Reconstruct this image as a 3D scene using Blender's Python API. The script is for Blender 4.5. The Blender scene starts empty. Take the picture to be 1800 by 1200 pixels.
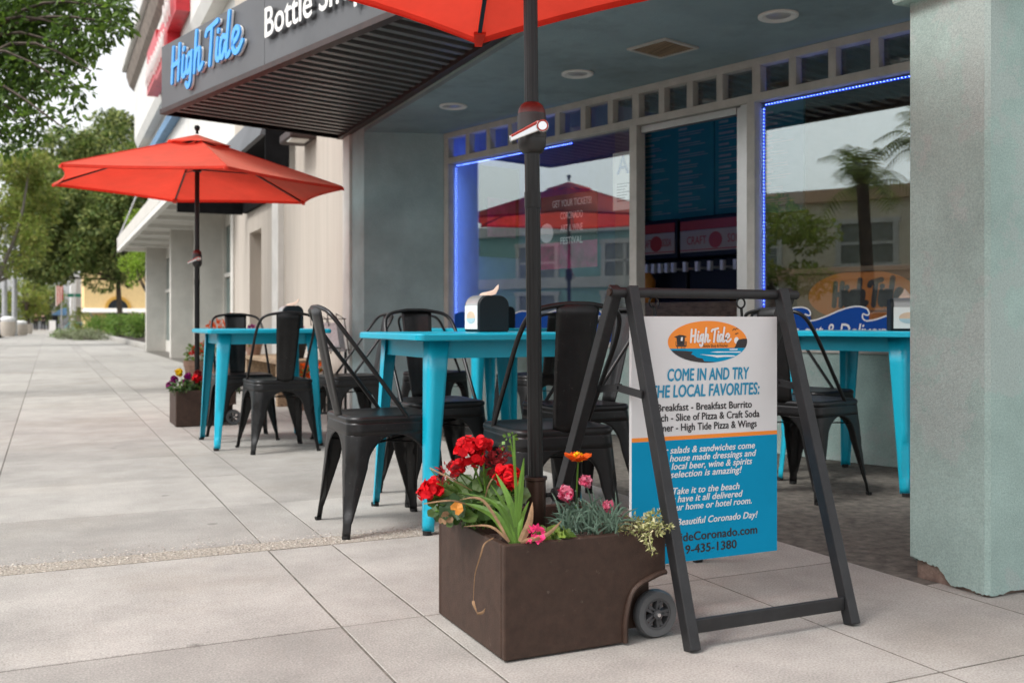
import bpy, bmesh, math, random
from math import sin, cos, pi, radians as R, sqrt, atan2
from mathutils import Vector, Matrix
random.seed(11)
SC = bpy.context.scene
COL = SC.collection

# ------------------------------------------------------------------ camera
YAW, F, CAMH, HOR = R(24.97), 1750.0, 0.79, 567.0
cam = bpy.data.cameras.new('camera'); cam_o = bpy.data.objects.new('camera', cam); COL.objects.link(cam_o)
cam_o.location = (0, 0, CAMH); cam_o.rotation_euler = (R(90), 0, -YAW)
cam.sensor_width = 36; cam.lens = 35.0; cam.shift_y = -33 / 1800
cam.clip_start = 0.05; cam.clip_end = 2000
cam.dof.use_dof = True; cam.dof.focus_distance = 3.0; cam.dof.aperture_fstop = 4.5
SC.camera = cam_o

# ------------------------------------------------------------------ sky, sun, exposure
SUN_EL, SUN_AZ = R(52), R(262)
w = bpy.data.worlds.new('World'); SC.world = w; w.use_nodes = True
nt = w.node_tree; bg = nt.nodes['Background']
sky = nt.nodes.new('ShaderNodeTexSky'); sky.sky_type = 'NISHITA'; sky.sun_disc = False
sky.sun_elevation = SUN_EL; sky.sun_rotation = SUN_AZ; sky.dust_density = 3.0; sky.ozone_density = 1.0
hs = nt.nodes.new('ShaderNodeHueSaturation'); hs.inputs['Saturation'].default_value = 0.12
nt.links.new(sky.outputs[0], hs.inputs['Color']); nt.links.new(hs.outputs[0], bg.inputs['Color'])
bg.inputs['Strength'].default_value = 0.15
sun = bpy.data.lights.new('sun', 'SUN'); sun.energy = 1.1; sun.angle = R(16); sun.color = (1, .97, .93)
sun_o = bpy.data.objects.new('sun', sun); COL.objects.link(sun_o)
sd = Vector((sin(SUN_AZ) * cos(SUN_EL), cos(SUN_AZ) * cos(SUN_EL), sin(SUN_EL)))
sun_o.rotation_euler = (-sd).to_track_quat('-Z', 'Y').to_euler(); sun_o.location = (0, 0, 20)
VS = SC.view_settings; VS.view_transform = 'Standard'; VS.look = 'None'; VS.gamma = 1; VS.use_curve_mapping = False
VS.exposure = 0.97

# ------------------------------------------------------------------ pixel -> place helpers (photo is 1800 x 1200)
def P(px, py, d):
    lat = (px - 900) / F * d
    return (lat * cos(YAW) + d * sin(YAW), -lat * sin(YAW) + d * cos(YAW), CAMH - (py - HOR) / F * d)
def G(px, py):
    return P(px, py, F * CAMH / (py - HOR))

# ------------------------------------------------------------------ materials
def lin(c):
    return tuple((v / 12.92 if v <= .04045 else ((v + .055) / 1.055) ** 2.4) for v in c)
def srgb(r, g, b): return lin((r / 255, g / 255, b / 255))
MATS = {}
def M(name, col, rough=.6, metal=0., var=.12, vs=6., bump=0., bs=80., spec=.5, col2=None, stretch=None, island=0., trans=0., coat=0., hi=None, dirt=None, grain=0., spots=0, sharp=.22, dpos=.5):
    m = bpy.data.materials.new(name); m.use_nodes = True; n = m.node_tree.nodes; l = m.node_tree.links
    b = n['Principled BSDF']; b.inputs['Roughness'].default_value = rough; b.inputs['Metallic'].default_value = metal
    b.inputs['Specular IOR Level'].default_value = spec
    if coat: b.inputs['Coat Weight'].default_value = coat
    tc = n.new('ShaderNodeTexCoord'); mp = n.new('ShaderNodeMapping'); l.new(tc.outputs['Object'], mp.inputs[0])
    if stretch: mp.inputs['Scale'].default_value = stretch
    nz = n.new('ShaderNodeTexNoise'); nz.inputs['Scale'].default_value = vs; nz.inputs['Detail'].default_value = 8; nz.inputs['Roughness'].default_value = .65
    l.new(mp.outputs[0], nz.inputs['Vector'])
    cr = n.new('ShaderNodeValToRGB'); c2 = col2 or tuple(max(0, v * (1 - 2 * var)) for v in col); c1 = col if col2 else tuple(min(1, v * (1 + var)) for v in col)
    cr.color_ramp.elements[0].position = .32; cr.color_ramp.elements[1].position = .68
    cr.color_ramp.elements[0].color = (*c2, 1); cr.color_ramp.elements[1].color = (*c1, 1)
    l.new(nz.outputs['Fac'], cr.inputs[0]); out = cr.outputs[0]
    if dirt:      # (colour, scale, amount): blotches with a shape of their own
        n2 = n.new('ShaderNodeTexNoise'); n2.inputs['Scale'].default_value = dirt[1]; n2.inputs['Detail'].default_value = 10; n2.inputs['Roughness'].default_value = .7
        l.new(mp.outputs[0], n2.inputs['Vector'])
        r2 = n.new('ShaderNodeValToRGB'); r2.color_ramp.elements[0].position = dpos; r2.color_ramp.elements[1].position = dpos + sharp
        r2.color_ramp.elements[1].color = (dirt[2],) * 3 + (1,)
        l.new(n2.outputs['Fac'], r2.inputs[0])
        mx = n.new('ShaderNodeMix'); mx.data_type = 'RGBA'; l.new(r2.outputs[0], mx.inputs[0]); l.new(out, mx.inputs[6]); mx.inputs[7].default_value = (*dirt[0], 1); out = mx.outputs[2]
    if island:
        g = n.new('ShaderNodeNewGeometry'); hv = n.new('ShaderNodeHueSaturation')
        mr = n.new('ShaderNodeMapRange'); mr.inputs['To Min'].default_value = 1 - island; mr.inputs['To Max'].default_value = 1 + island
        l.new(g.outputs['Random Per Island'], mr.inputs[0]); l.new(mr.outputs[0], hv.inputs['Value']); l.new(out, hv.inputs['Color']); out = hv.outputs[0]
        if hi:
            mx = n.new('ShaderNodeMix'); mx.data_type = 'RGBA'; pw = n.new('ShaderNodeMath'); pw.operation = 'POWER'; pw.inputs[1].default_value = 2.2
            fr = n.new('ShaderNodeMath'); fr.operation = 'FRACT'; ml = n.new('ShaderNodeMath'); ml.operation = 'MULTIPLY'; ml.inputs[1].default_value = 37.7
            l.new(g.outputs['Random Per Island'], ml.inputs[0]); l.new(ml.outputs[0], fr.inputs[0]); l.new(fr.outputs[0], pw.inputs[0]); l.new(pw.outputs[0], mx.inputs[0])
            l.new(out, mx.inputs[6]); mx.inputs[7].default_value = (*hi, 1); out = mx.outputs[2]
    if grain:
        n3 = n.new('ShaderNodeTexNoise'); n3.inputs['Scale'].default_value = 190; n3.inputs['Detail'].default_value = 4; l.new(mp.outputs[0], n3.inputs['Vector'])
        m3 = n.new('ShaderNodeMapRange'); m3.inputs['From Min'].default_value = .3; m3.inputs['From Max'].default_value = .7; m3.inputs['To Min'].default_value = 1 - grain * 1.5; m3.inputs['To Max'].default_value = 1 + grain
        h3 = n.new('ShaderNodeHueSaturation'); l.new(n3.outputs['Fac'], m3.inputs[0]); l.new(m3.outputs[0], h3.inputs['Value']); l.new(out, h3.inputs['Color']); out = h3.outputs[0]
    if spots:
        for sc_, lim, dk in ((2.3, .045, .62), (9, .035, .72)):
            vo = n.new('ShaderNodeTexVoronoi'); vo.inputs['Scale'].default_value = sc_; l.new(mp.outputs[0], vo.inputs['Vector'])
            nv = n.new('ShaderNodeTexNoise'); nv.inputs['Scale'].default_value = 40; l.new(mp.outputs[0], nv.inputs['Vector'])
            ad = n.new('ShaderNodeMath'); ad.operation = 'MULTIPLY_ADD'; ad.inputs[1].default_value = .03; l.new(nv.outputs['Fac'], ad.inputs[0]); l.new(vo.outputs['Distance'], ad.inputs[2])
            sr = n.new('ShaderNodeMapRange'); sr.inputs['From Min'].default_value = lim; sr.inputs['From Max'].default_value = lim + .03; sr.inputs['To Min'].default_value = dk; sr.inputs['To Max'].default_value = 1
            hv2 = n.new('ShaderNodeHueSaturation'); l.new(ad.outputs[0], sr.inputs[0]); l.new(sr.outputs[0], hv2.inputs['Value']); l.new(out, hv2.inputs['Color']); out = hv2.outputs[0]
    l.new(out, b.inputs['Base Color'])
    if bump:
        nb = n.new('ShaderNodeTexNoise'); nb.inputs['Scale'].default_value = bs; nb.inputs['Detail'].default_value = 6
        l.new(mp.outputs[0], nb.inputs['Vector']); bp = n.new('ShaderNodeBump'); bp.inputs['Strength'].default_value = bump; bp.inputs['Distance'].default_value = .01
        l.new(nb.outputs['Fac'], bp.inputs['Height']); l.new(bp.outputs[0], b.inputs['Normal'])
    if trans:
        t = n.new('ShaderNodeBsdfTranslucent'); l.new(out, t.inputs[0]); ms = n.new('ShaderNodeMixShader'); ms.inputs[0].default_value = trans
        l.new(b.outputs[0], ms.inputs[1]); l.new(t.outputs[0], ms.inputs[2]); l.new(ms.outputs[0], n['Material Output'].inputs[0])
    MATS[name] = m
    return m
def emit(name, col, s):
    m = bpy.data.materials.new(name); m.use_nodes = True; b = m.node_tree.nodes['Principled BSDF']
    b.inputs['Base Color'].default_value = (*col, 1); b.inputs['Emission Color'].default_value = (*col, 1); b.inputs['Emission Strength'].default_value = s
    MATS[name] = m; return m
def glass(name, tint=(.95, .97, 1), ior=1.6, boost=1.0):
    m = bpy.data.materials.new(name); m.use_nodes = True; n = m.node_tree.nodes; l = m.node_tree.links
    n.remove(n['Principled BSDF']); tr = n.new('ShaderNodeBsdfTransparent'); tr.inputs[0].default_value = (*tint, 1)
    gl = n.new('ShaderNodeBsdfGlossy'); gl.inputs['Roughness'].default_value = .004; gl.inputs[0].default_value = (.90, 1, .97, 1)
    fr = n.new('ShaderNodeLayerWeight'); fr.inputs[0].default_value = .5; pw = n.new('ShaderNodeMath'); pw.operation = 'POWER'; pw.inputs[1].default_value = 4; l.new(fr.outputs['Facing'], pw.inputs[0])
    ml = n.new('ShaderNodeMath'); ml.operation = 'MULTIPLY_ADD'; ml.inputs[1].default_value = .8; ml.inputs[2].default_value = boost; ml.use_clamp = True
    l.new(pw.outputs[0], ml.inputs[0]); ms = n.new('ShaderNodeMixShader'); l.new(ml.outputs[0], ms.inputs[0]); l.new(tr.outputs[0], ms.inputs[1]); l.new(gl.outputs[0], ms.inputs[2])
    l.new(ms.outputs[0], n['Material Output'].inputs[0]); MATS[name] = m; return m

M('concrete', (.362, .346, .318), .85, var=.11, vs=3, bump=.22, bs=420, island=.11, dirt=((.25, .215, .172), .9, .5), grain=.2, spots=1)
M('joint', (.13, .118, .10), .95, var=.3, vs=20)
M('pebble', (.44, .405, .355), .8, var=.35, vs=90, island=.35)
M('aggregate', (.40, .36, .30), .9, var=.3, vs=120, bump=.8, bs=160)
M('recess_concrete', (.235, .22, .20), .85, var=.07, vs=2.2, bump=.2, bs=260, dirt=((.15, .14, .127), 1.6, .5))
M('asphalt', (.055, .055, .056), .9, var=.2, vs=30, bump=.4, bs=200)
M('kerb', (.40, .38, .35), .85, var=.12, vs=10, bump=.3)
M('soil', (.035, .022, .014), .95, var=.4, vs=60, bump=1, bs=90)
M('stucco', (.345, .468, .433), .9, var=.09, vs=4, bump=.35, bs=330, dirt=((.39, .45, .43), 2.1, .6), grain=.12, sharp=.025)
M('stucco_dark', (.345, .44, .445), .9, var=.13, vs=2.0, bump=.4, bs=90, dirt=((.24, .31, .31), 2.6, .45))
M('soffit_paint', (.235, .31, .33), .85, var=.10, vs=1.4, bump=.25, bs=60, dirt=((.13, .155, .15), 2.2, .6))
M('pillar_core', (.22, .155, .125), .95, var=.25, vs=20, bump=.7, bs=60)
M('ribbed_wall', (.47, .42, .365), .9, var=.055, vs=5, bump=.35, bs=26, stretch=(1, 3.2, .10), dirt=((.36, .30, .25), 2.0, .4))
M('neighbour_paint', (.56, .535, .49), .85, var=.06, vs=3, bump=.2, bs=60)
M('white_trim', (.68, .66, .62), .7, var=.06, vs=4)
M('upper_wall', (.62, .61, .58), .85, var=.05, vs=2, bump=.2, bs=50)
M('cornice_brown', (.22, .18, .15), .9, var=.2, vs=6)
M('frame_paint', (.47, .45, .41), .5, var=.08, vs=8, dirt=((.33, .31, .28), 9, .4))
M('hub_grey', (.075, .075, .078), .4)
M('aluminium', (.55, .55, .54), .35, .8, var=.05)
M('black_awning', (.010, .010, .011), .9, var=.2, vs=8, spec=.1)
M('slat', (.13, .125, .12), .40, .2, var=.1)
M('awning_edge', (.035, .016, .013), .5, var=.2, vs=12)
M('fascia_grey', (.085, .087, .092), .42, var=.10, vs=2.5, bump=.05, dirt=((.06, .058, .055), 5, .5))
M('awning_grey', (.11, .115, .125), .5, var=.12, vs=3)
M('sign_blue', (.06, .36, .85), .35, var=.03)
M('sign_white', (.80, .79, .76), .5, var=.05, vs=10)
M('chair_metal', (.0125, .0125, .013), .36, .25, var=.25, vs=14, bump=.04, bs=30, dirt=((.09, .085, .08), 60, .6), sharp=.04, dpos=.63)
M('rubber', (.012, .012, .012), .8, var=.1)
M('cyan_paint', (.004, .365, .51), .32, var=.04, vs=6, coat=.08, dirt=((.16, .44, .50), 48, .6), sharp=.04, dpos=.645)
M('planter_brown', (.052, .030, .0215), .55, spec=.3, var=.14, vs=30, bump=.15, bs=260, dirt=((.12, .09, .075), 34, .6), sharp=.05, dpos=.64)
M('sleeve_brown', (.06, .033, .024), .32, .5, var=.2, vs=25, stretch=(1, 1, .15))
M('pole_black', (.020, .0195, .0195), .32, .55, var=.15, vs=20, stretch=(1, 1, .2))
M('housing', (.022, .021, .020), .42, var=.15)
M('housing_red', (.09, .012, .010), .4, var=.1)
M('chrome', (.72, .72, .72), .2, .9, var=.05)
M('fabric_red', (.84, .062, .036), .85, var=.07, vs=3, trans=.42, bump=.45, bs=11, spec=.2)
M('wheel_grey', (.10, .104, .108), .3, var=.08, coat=.3)
M('frame_black', (.016, .0165, .018), .5, var=.2, vs=14, dirt=((.04, .04, .04), 30, .25))
M('board_white', (.70, .70, .70), .45, var=.025, vs=3)
M('board_blue', (.002, .29, .52), .6, var=.03, spec=.12)
M('ink_blue', (.01, .25, .43), .5, var=.02)
M('ink_dark', (.025, .022, .024), .5, var=.02)
M('ink_white', (.78, .78, .78), .5, var=.02)
M('ink_orange', (.90, .27, .025), .5, var=.02)
M('decal_blue', (.003, .065, .34), .6, spec=.15, var=.04)
M('glass_black', (.007, .010, .012), .5, var=.1, spec=.3)
M('napkin', (.66, .50, .40), .9, var=.06, trans=.2)
M('card', (.72, .72, .68), .6, var=.03)
M('wood', (.30, .21, .13), .75, var=.25, vs=8, stretch=(6, .4, 6), bump=.2)
M('terracotta', (.26, .155, .11), .85, var=.2, vs=12, bump=.2)
M('blue_wall', (.26, .34, .62), .8, var=.05)
M('tan_wall', (.30, .20, .11), .85, var=.08)
M('interior_dark', (.07, .066, .07), .85, var=.15)
M('interior_floor', (.10, .09, .085), .5, var=.1)
M('menu_teal', (.03, .27, .21), .6, var=.04)
M('menu_line', (.5, .46, .33), .7)
M('soda_cream', (.40, .32, .22), .5, var=.03)
M('soda_red', (.38, .03, .015), .45, var=.04)
M('jug_orange', (.62, .24, .03), .4, var=.05)
M('poster_dark', (.012, .03, .05), .5, var=.2)
M('poster_pink', (.40, .03, .16), .5, var=.3, vs=9)
M('paper', (.58, .56, .56), .85, var=.1, vs=40)
M('bark', (.085, .066, .05), .95, var=.3, vs=14, stretch=(1, 1, .25), bump=.9, bs=20)
M('pale_bark', (.19, .17, .145), .9, var=.15, vs=10, bump=.3)
M('leaf_near', (.06, .12, .02), .5, var=.25, vs=3, island=.5, hi=(.16, .27, .035), trans=.45)
M('leaf_dark', (.10, .165, .035), .6, var=.35, vs=.8, island=.45, hi=(.38, .41, .12), trans=.35)
M('leaf_lime', (.22, .36, .03), .6, var=.2, vs=1, island=.35, hi=(.34, .46, .05), trans=.4)
M('leaf_yellow', (.21, .29, .05), .6, var=.25, vs=1, island=.4, hi=(.34, .33, .08), trans=.4)
M('leaf_hedge', (.085, .18, .02), .6, var=.2, vs=2, island=.45, hi=(.24, .36, .05), trans=.3)
M('leaf_grey', (.15, .18, .09), .7, var=.2, vs=2, island=.4, hi=(.27, .29, .17), trans=.2)
M('leaf_geranium', (.035, .10, .022), .55, var=.25, vs=30, island=.35, hi=(.10, .17, .03), trans=.25)
M('leaf_blade', (.12, .25, .03), .45, var=.25, vs=18, stretch=(1, 1, .3), island=.3, trans=.3)
M('leaf_dry', (.36, .22, .12), .8, var=.25, vs=30, trans=.2)
M('leaf_carnation', (.10, .17, .12), .6, var=.15, island=.3, trans=.2)
M('leaf_alyssum', (.27, .30, .09), .7, var=.2, vs=30, island=.35, hi=(.62, .60, .35), trans=.2)
M('petal_red', (.72, .010, .018), .55, spec=.15, var=.15, vs=40, island=.3, trans=.25)
M('petal_dull', (.30, .025, .03), .7, spec=.15, var=.3, vs=40, island=.4, trans=.2)
M('petal_pink', (.62, .045, .13), .6, spec=.15, var=.2, vs=60, island=.3, hi=(.75, .35, .45), trans=.25)
M('petal_hot', (.85, .06, .22), .6, spec=.15, var=.1, trans=.25)
M('petal_orange', (.88, .13, .015), .5, spec=.15, var=.2, vs=40, island=.2, trans=.35)
M('petal_yellow', (.88, .58, .01), .5, spec=.15, var=.15, island=.2, trans=.25)
M('petal_purple', (.28, .012, .17), .55, spec=.15, var=.3, vs=30, island=.3, trans=.25)
M('petal_black', (.01, .008, .012), .5, spec=.15)
M('yellow_wall', (.80, .58, .28), .85, var=.04)
M('yellow_trim', (.58, .33, .06), .85, var=.04)
M('white_wall', (.74, .73, .72), .8, var=.03)
M('green_wall', (.33, .56, .53), .8, var=.06, vs=2)
M('tan_building', (.82, .73, .58), .85, var=.06, vs=2)
M('orange_trim', (.68, .44, .30), .8, var=.06)
M('dark_glass', (.02, .025, .03), .08, var=.1)
M('pale_orange', (.72, .52, .36)); M('pale_sea', (.42, .58, .62)); M('far_pane', (.26, .28, .26), .15)
M('teal_glass', (.10, .16, .155), .12, var=.08)
M('skin', (.48, .30, .22), .6); M('cloth_black', (.015, .015, .017), .85); M('hair', (.05, .03, .02), .7)
M('car_white', (.62, .64, .66), .25, coat=.5, var=.02); M('car_blue', (.10, .16, .30), .25, coat=.5, var=.02)
M('bike_teal', (.02, .34, .36), .4); M('sign_green', (.01, .16, .09), .5); M('flag_red', (.45, .05, .06), .8)
M('bin_stone', (.50, .44, .37), .9, var=.12, vs=25, bump=.4)
M('post_grey', (.42, .42, .42), .6); M('blue_canvas', (.09, .19, .32), .7); M('sign_red', (.52, .02, .03), .4)
b_ = MATS['fabric_red'].node_tree.nodes['Principled BSDF']; b_.inputs['Sheen Weight'].default_value = .6; b_.inputs['Sheen Roughness'].default_value = .5; b_.inputs['Sheen Tint'].default_value = (1, .62, .45, 1)
glass('window_glass', (.97, .98, 1), 1.62, .15)
emit('led_white', (.26, .44, 1.0), 5); emit('led_blue', (.006, .05, 1.0), .45)

# ------------------------------------------------------------------ mesh builder
def ident(p): return p
class MB:
    def __init__(s, xf=ident): s.v = []; s.f = []; s.xf = xf
    def add(s, vs, fs):
        k = len(s.v); s.v += [tuple(s.xf(p)) for p in vs]; s.f += [tuple(i + k for i in f) for f in fs]
    def hexa(s, b, t):   # bottom 4 points ccw, top 4 points ccw
        s.add(list(b) + list(t), [(3, 2, 1, 0), (4, 5, 6, 7), (0, 1, 5, 4), (1, 2, 6, 5), (2, 3, 7, 6), (3, 0, 4, 7)])
    def box(s, x0, x1, y0, y1, z0, z1):
        s.hexa([(x0, y0, z0), (x1, y0, z0), (x1, y1, z0), (x0, y1, z0)], [(x0, y0, z1), (x1, y0, z1), (x1, y1, z1), (x0, y1, z1)])
    def prism(s, poly, z0, z1):
        n = len(poly); s.add([(x, y, z0) for x, y in poly] + [(x, y, z1) for x, y in poly],
            [tuple(reversed(range(n))), tuple(range(n, 2 * n))] + [(i, (i + 1) % n, n + (i + 1) % n, n + i) for i in range(n)])
    def bar(s, a, b, wx, wy, up=(0, 0, 1)):
        a, b = Vector(a), Vector(b); d = (b - a).normalized(); u = Vector(up)
        if abs(d.dot(u)) > .98: u = Vector((0, 1, 0))
        sx = d.cross(u).normalized() * wx / 2; sy = sx.cross(d).normalized() * wy / 2
        q = lambda c: [c - sx - sy, c + sx - sy, c + sx + sy, c - sx + sy]
        s.hexa(q(a), q(b))
    def tube(s, pts, r, n=8, cap=True, closed=False):
        pts = [Vector(p) for p in pts]; m = len(pts); rr = r if isinstance(r, (list, tuple)) else [r] * m
        ref = None; vs = []; fs = []
        for i, p in enumerate(pts):
            if closed: d = pts[(i + 1) % m] - pts[i - 1]
            else: d = pts[min(i + 1, m - 1)] - pts[max(i - 1, 0)]
            d = d.normalized() if d.length > 1e-9 else Vector((0, 0, 1))
            if ref is None:
                ref = d.cross(Vector((0, 0, 1)))
                if ref.length < .1: ref = d.cross(Vector((1, 0, 0)))
            ref = (ref - d * ref.dot(d)).normalized(); bi = d.cross(ref)
            vs += [p + (ref * cos(2 * pi * k / n) + bi * sin(2 * pi * k / n)) * rr[i] for k in range(n)]
        for i in range(m if closed else m - 1):
            j = (i + 1) % m
            fs += [(i * n + k, i * n + (k + 1) % n, j * n + (k + 1) % n, j * n + k) for k in range(n)]
        if cap and not closed: fs += [tuple(reversed(range(n))), tuple(range((m - 1) * n, m * n))]
        s.add(vs, fs)
    def lathe(s, prof, c=(0, 0, 0), n=24, axis='z', flute=0.):
        vs = []; fs = []; m = len(prof)
        for r, z in prof:
            for k in range(n):
                a = 2 * pi * k / n; q = r * (1 - (flute if k % 2 else 0)); x, y = q * cos(a), q * sin(a)
                p = (x, y, z) if axis == 'z' else ((x, z, y) if axis == 'y' else (z, x, y))
                vs.append((c[0] + p[0], c[1] + p[1], c[2] + p[2]))
        for i in range(m - 1): fs += [(i * n + k, i * n + (k + 1) % n, (i + 1) * n + (k + 1) % n, (i + 1) * n + k) for k in range(n)]
        if prof[0] != prof[-1]: fs += [tuple(reversed(range(n))), tuple(range((m - 1) * n, m * n))]
        s.add(vs, fs)
    def grid(s, rows, closed=False):
        n = len(rows[0]); fs = []
        for i in range(len(rows) - 1):
            for k in range(n if closed else n - 1): fs.append((i * n + k, i * n + (k + 1) % n, (i + 1) * n + (k + 1) % n, (i + 1) * n + k))
        s.add([p for r in rows for p in r], fs)
    def sphere(s, c, r, n=8, m=6, sc=(1, 1, 1)):
        rows = []
        for i in range(m + 1):
            t = pi * i / m; q = max(sin(t), 1e-3)
            rows.append([(c[0] + r * sc[0] * q * cos(2 * pi * k / n), c[1] + r * sc[1] * q * sin(2 * pi * k / n), c[2] - r * sc[2] * cos(t)) for k in range(n)])
        s.grid(rows, True)
    def stroke(s, pts, r, depth, off=0., z=0.):   # flat brush stroke in local x,y, extruded along z
        pts = smooth(pts); m = len(pts); L = []; Rr = []
        for i, p in enumerate(pts):
            a, b = pts[max(i - 1, 0)], pts[min(i + 1, m - 1)]; dx, dy = b[0] - a[0], b[1] - a[1]; q = sqrt(dx * dx + dy * dy) or 1; dx /= q; dy /= q
            L.append((p[0] - dy * r, p[1] + dx * r)); Rr.append((p[0] + dy * r, p[1] - dx * r))
            if i == 0: d0 = (dx, dy)
            if i == m - 1: d1 = (dx, dy)
        cap1 = []; cap0 = []
        for k in range(1, 5):
            t = pi * k / 5
            cap1.append((pts[-1][0] + r * (-d1[1] * cos(t) + d1[0] * sin(t)), pts[-1][1] + r * (d1[0] * cos(t) + d1[1] * sin(t))))
            cap0.append((pts[0][0] - r * (-d0[1] * cos(t) + d0[0] * sin(t)), pts[0][1] - r * (d0[0] * cos(t) + d0[1] * sin(t))))
        z0, z1 = z + off, z + off + depth; vs = []; fs = []
        for q in (z0, z1): vs += [(x, y, q) for x, y in L] + [(x, y, q) for x, y in Rr]
        n = 2 * m
        for i in range(m - 1): fs += [(n + i, n + m + i, n + m + i + 1, n + i + 1), (i, i + 1, n + i + 1, n + i), (m + i, n + m + i, n + m + i + 1, m + i + 1)]
        s.add(vs, fs)
        for cp, a, b in ((cap1, L[-1], Rr[-1]), (cap0, Rr[0], L[0])):
            ring = [a] + cp + [b]; k = len(ring)
            s.add([(x, y, z1) for x, y in ring] + [(x, y, z0) for x, y in ring], [tuple(range(k))] + [(i, i + 1, k + i + 1, k + i) for i in range(k - 1)])
    def build(s, name, mat, parent=None, smooth=None, bevel=0, solid=0, local=False, seg=2):
        me = bpy.data.meshes.new(name); me.from_pydata([tuple(p) for p in s.v], [], s.f); me.update()
        me.materials.append(MATS[mat]); o = bpy.data.objects.new(name, me); COL.objects.link(o)
        if smooth:
            me.polygons.foreach_set('use_smooth', [True] * len(me.polygons)); me.set_sharp_from_angle(angle=R(smooth))
        if parent is not None:
            o.parent = parent
            if not local:
                q = parent; off = Vector((0, 0, 0))
                while q is not None: off += q.location; q = q.parent
                o.location = -off
        if solid:
            md = o.modifiers.new('solid', 'SOLIDIFY'); md.thickness = solid; md.offset = 0
        if bevel:
            md = o.modifiers.new('bevel', 'BEVEL'); md.width = bevel; md.segments = seg; md.limit_method = 'ANGLE'; md.angle_limit = R(40)
        return o
def smooth(pts, k=6):
    if len(pts) < 3: return list(pts)
    out = []
    for i in range(len(pts) - 1):
        p0, p1, p2, p3 = pts[max(i - 1, 0)], pts[i], pts[i + 1], pts[min(i + 2, len(pts) - 1)]
        for j in range(k):
            t = j / k; out.append(tuple(.5 * (2 * b + (c - a) * t + (2 * a - 5 * b + 4 * c - d) * t * t + (-a + 3 * b - 3 * c + d) * t ** 3) for a, b, c, d in zip(p0, p1, p2, p3)))
    out.append(tuple(pts[-1])); return out
def thing(name, label, cat, loc=(0, 0, 0), rz=0., group=None):
    o = bpy.data.objects.new(name, None); COL.objects.link(o); o.location = loc; o.rotation_euler = (0, 0, rz); o.empty_display_size = .1
    return tag(o, label, cat, group)
def tag(o, label, cat, group=None):
    o['label'] = label; o['category'] = cat
    if group: o['group'] = group
    return o
def struct(name, mb, mat, **k):
    o = mb.build(name, mat, **k); o['kind'] = 'structure'; return o
def dup(root, loc, rz, label, group=None):
    r = root.copy(); COL.objects.link(r); r.location = loc; r.rotation_euler = (0, 0, rz); r['label'] = label
    if group: r['group'] = group
    for ch in list(root.children):
        c = ch.copy(); COL.objects.link(c); c.parent = r
        for g in list(ch.children):
            e = g.copy(); COL.objects.link(e); e.parent = c
    return r
def plane_xf(o, r, u):      # local x -> r, y -> u, z -> out of the plane
    o, r, u = Vector(o), Vector(r).normalized(), Vector(u).normalized(); n = r.cross(u)
    return lambda p: o + r * p[0] + u * p[1] + n * p[2]
def text_mb(txt, xf, width=None, cap=None, bold=0.012, shear=0., depth=.001, align='C', spacing=1.0):
    cu = bpy.data.curves.new('t', 'FONT'); cu.body = txt; cu.size = 1; cu.shear = shear; cu.resolution_u = 3; cu.space_character = spacing
    ob = bpy.data.objects.new('t', cu); COL.objects.link(ob); dg = bpy.context.evaluated_depsgraph_get(); dg.update()
    me = bpy.data.meshes.new_from_object(ob.evaluated_get(dg)); vs = [v.co.copy() for v in me.vertices]; fs = [tuple(p.vertices) for p in me.polygons]
    bpy.data.objects.remove(ob); bpy.data.curves.remove(cu); bpy.data.meshes.remove(me)
    x0, x1 = min(v.x for v in vs), max(v.x for v in vs); sy = (cap or .7) / .7; sx = (width / (x1 - x0)) if width else sy
    ox = {'C': (x0 + x1) / 2, 'L': x0, 'R': x1}[align]
    mb = MB(xf); b = bold * .8
    for i, (dx, dy) in enumerate(((0, 0), (b, 0), (-b, 0), (0, b * .6), (0, -b * .6)) if bold else ((0, 0),)):
        mb.add([((v.x - ox + dx) * sx, (v.y + dy) * sy, depth + i * .00003) for v in vs], fs)
    return mb
HT = [[(.13, 1.0), (.05, 0)], [(.45, 1.0), (.37, 0)], [(.07, .47), (.43, .52)], [(.63, .60), (.58, .14), (.65, .02), (.74, .10)], [(.665, .80), (.67, .82)],
      [(1.02, .52), (.93, .60), (.83, .46), (.80, .16), (.89, .08), (1.0, .34)], [(1.05, .62), (1.0, .08), (.95, -.24), (.85, -.33), (.77, -.22)],
      [(1.28, 1.12), (1.17, 0)], [(1.20, .30), (1.30, .56), (1.42, .56), (1.38, .10), (1.45, .01), (1.56, .13)],
      [(1.72, .86), (1.78, .98), (1.95, 1.02), (2.25, 1.10)], [(2.0, 1.0), (1.89, 0)], [(2.24, .60), (2.19, .14), (2.26, .02), (2.34, .10)], [(2.275, .80), (2.28, .82)],
      [(2.58, .54), (2.48, .60), (2.38, .44), (2.36, .12), (2.46, .05), (2.58, .36)], [(2.75, 1.16), (2.62, .14), (2.68, .02), (2.76, .08)],
      [(2.88, .27), (3.06, .36), (3.15, .52), (3.05, .65), (2.92, .53), (2.88, .24), (2.97, .02), (3.12, .03), (3.28, .22)]]
def high_tide(xf, x, y, sx, sy, r, depth, z=0.):
    mb = MB(xf)
    for i, st in enumerate(HT): mb.stroke([(x + a * sx, y + b * sy) for a, b in st], r, depth, off=i * .00012, z=z)
    return mb
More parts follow.
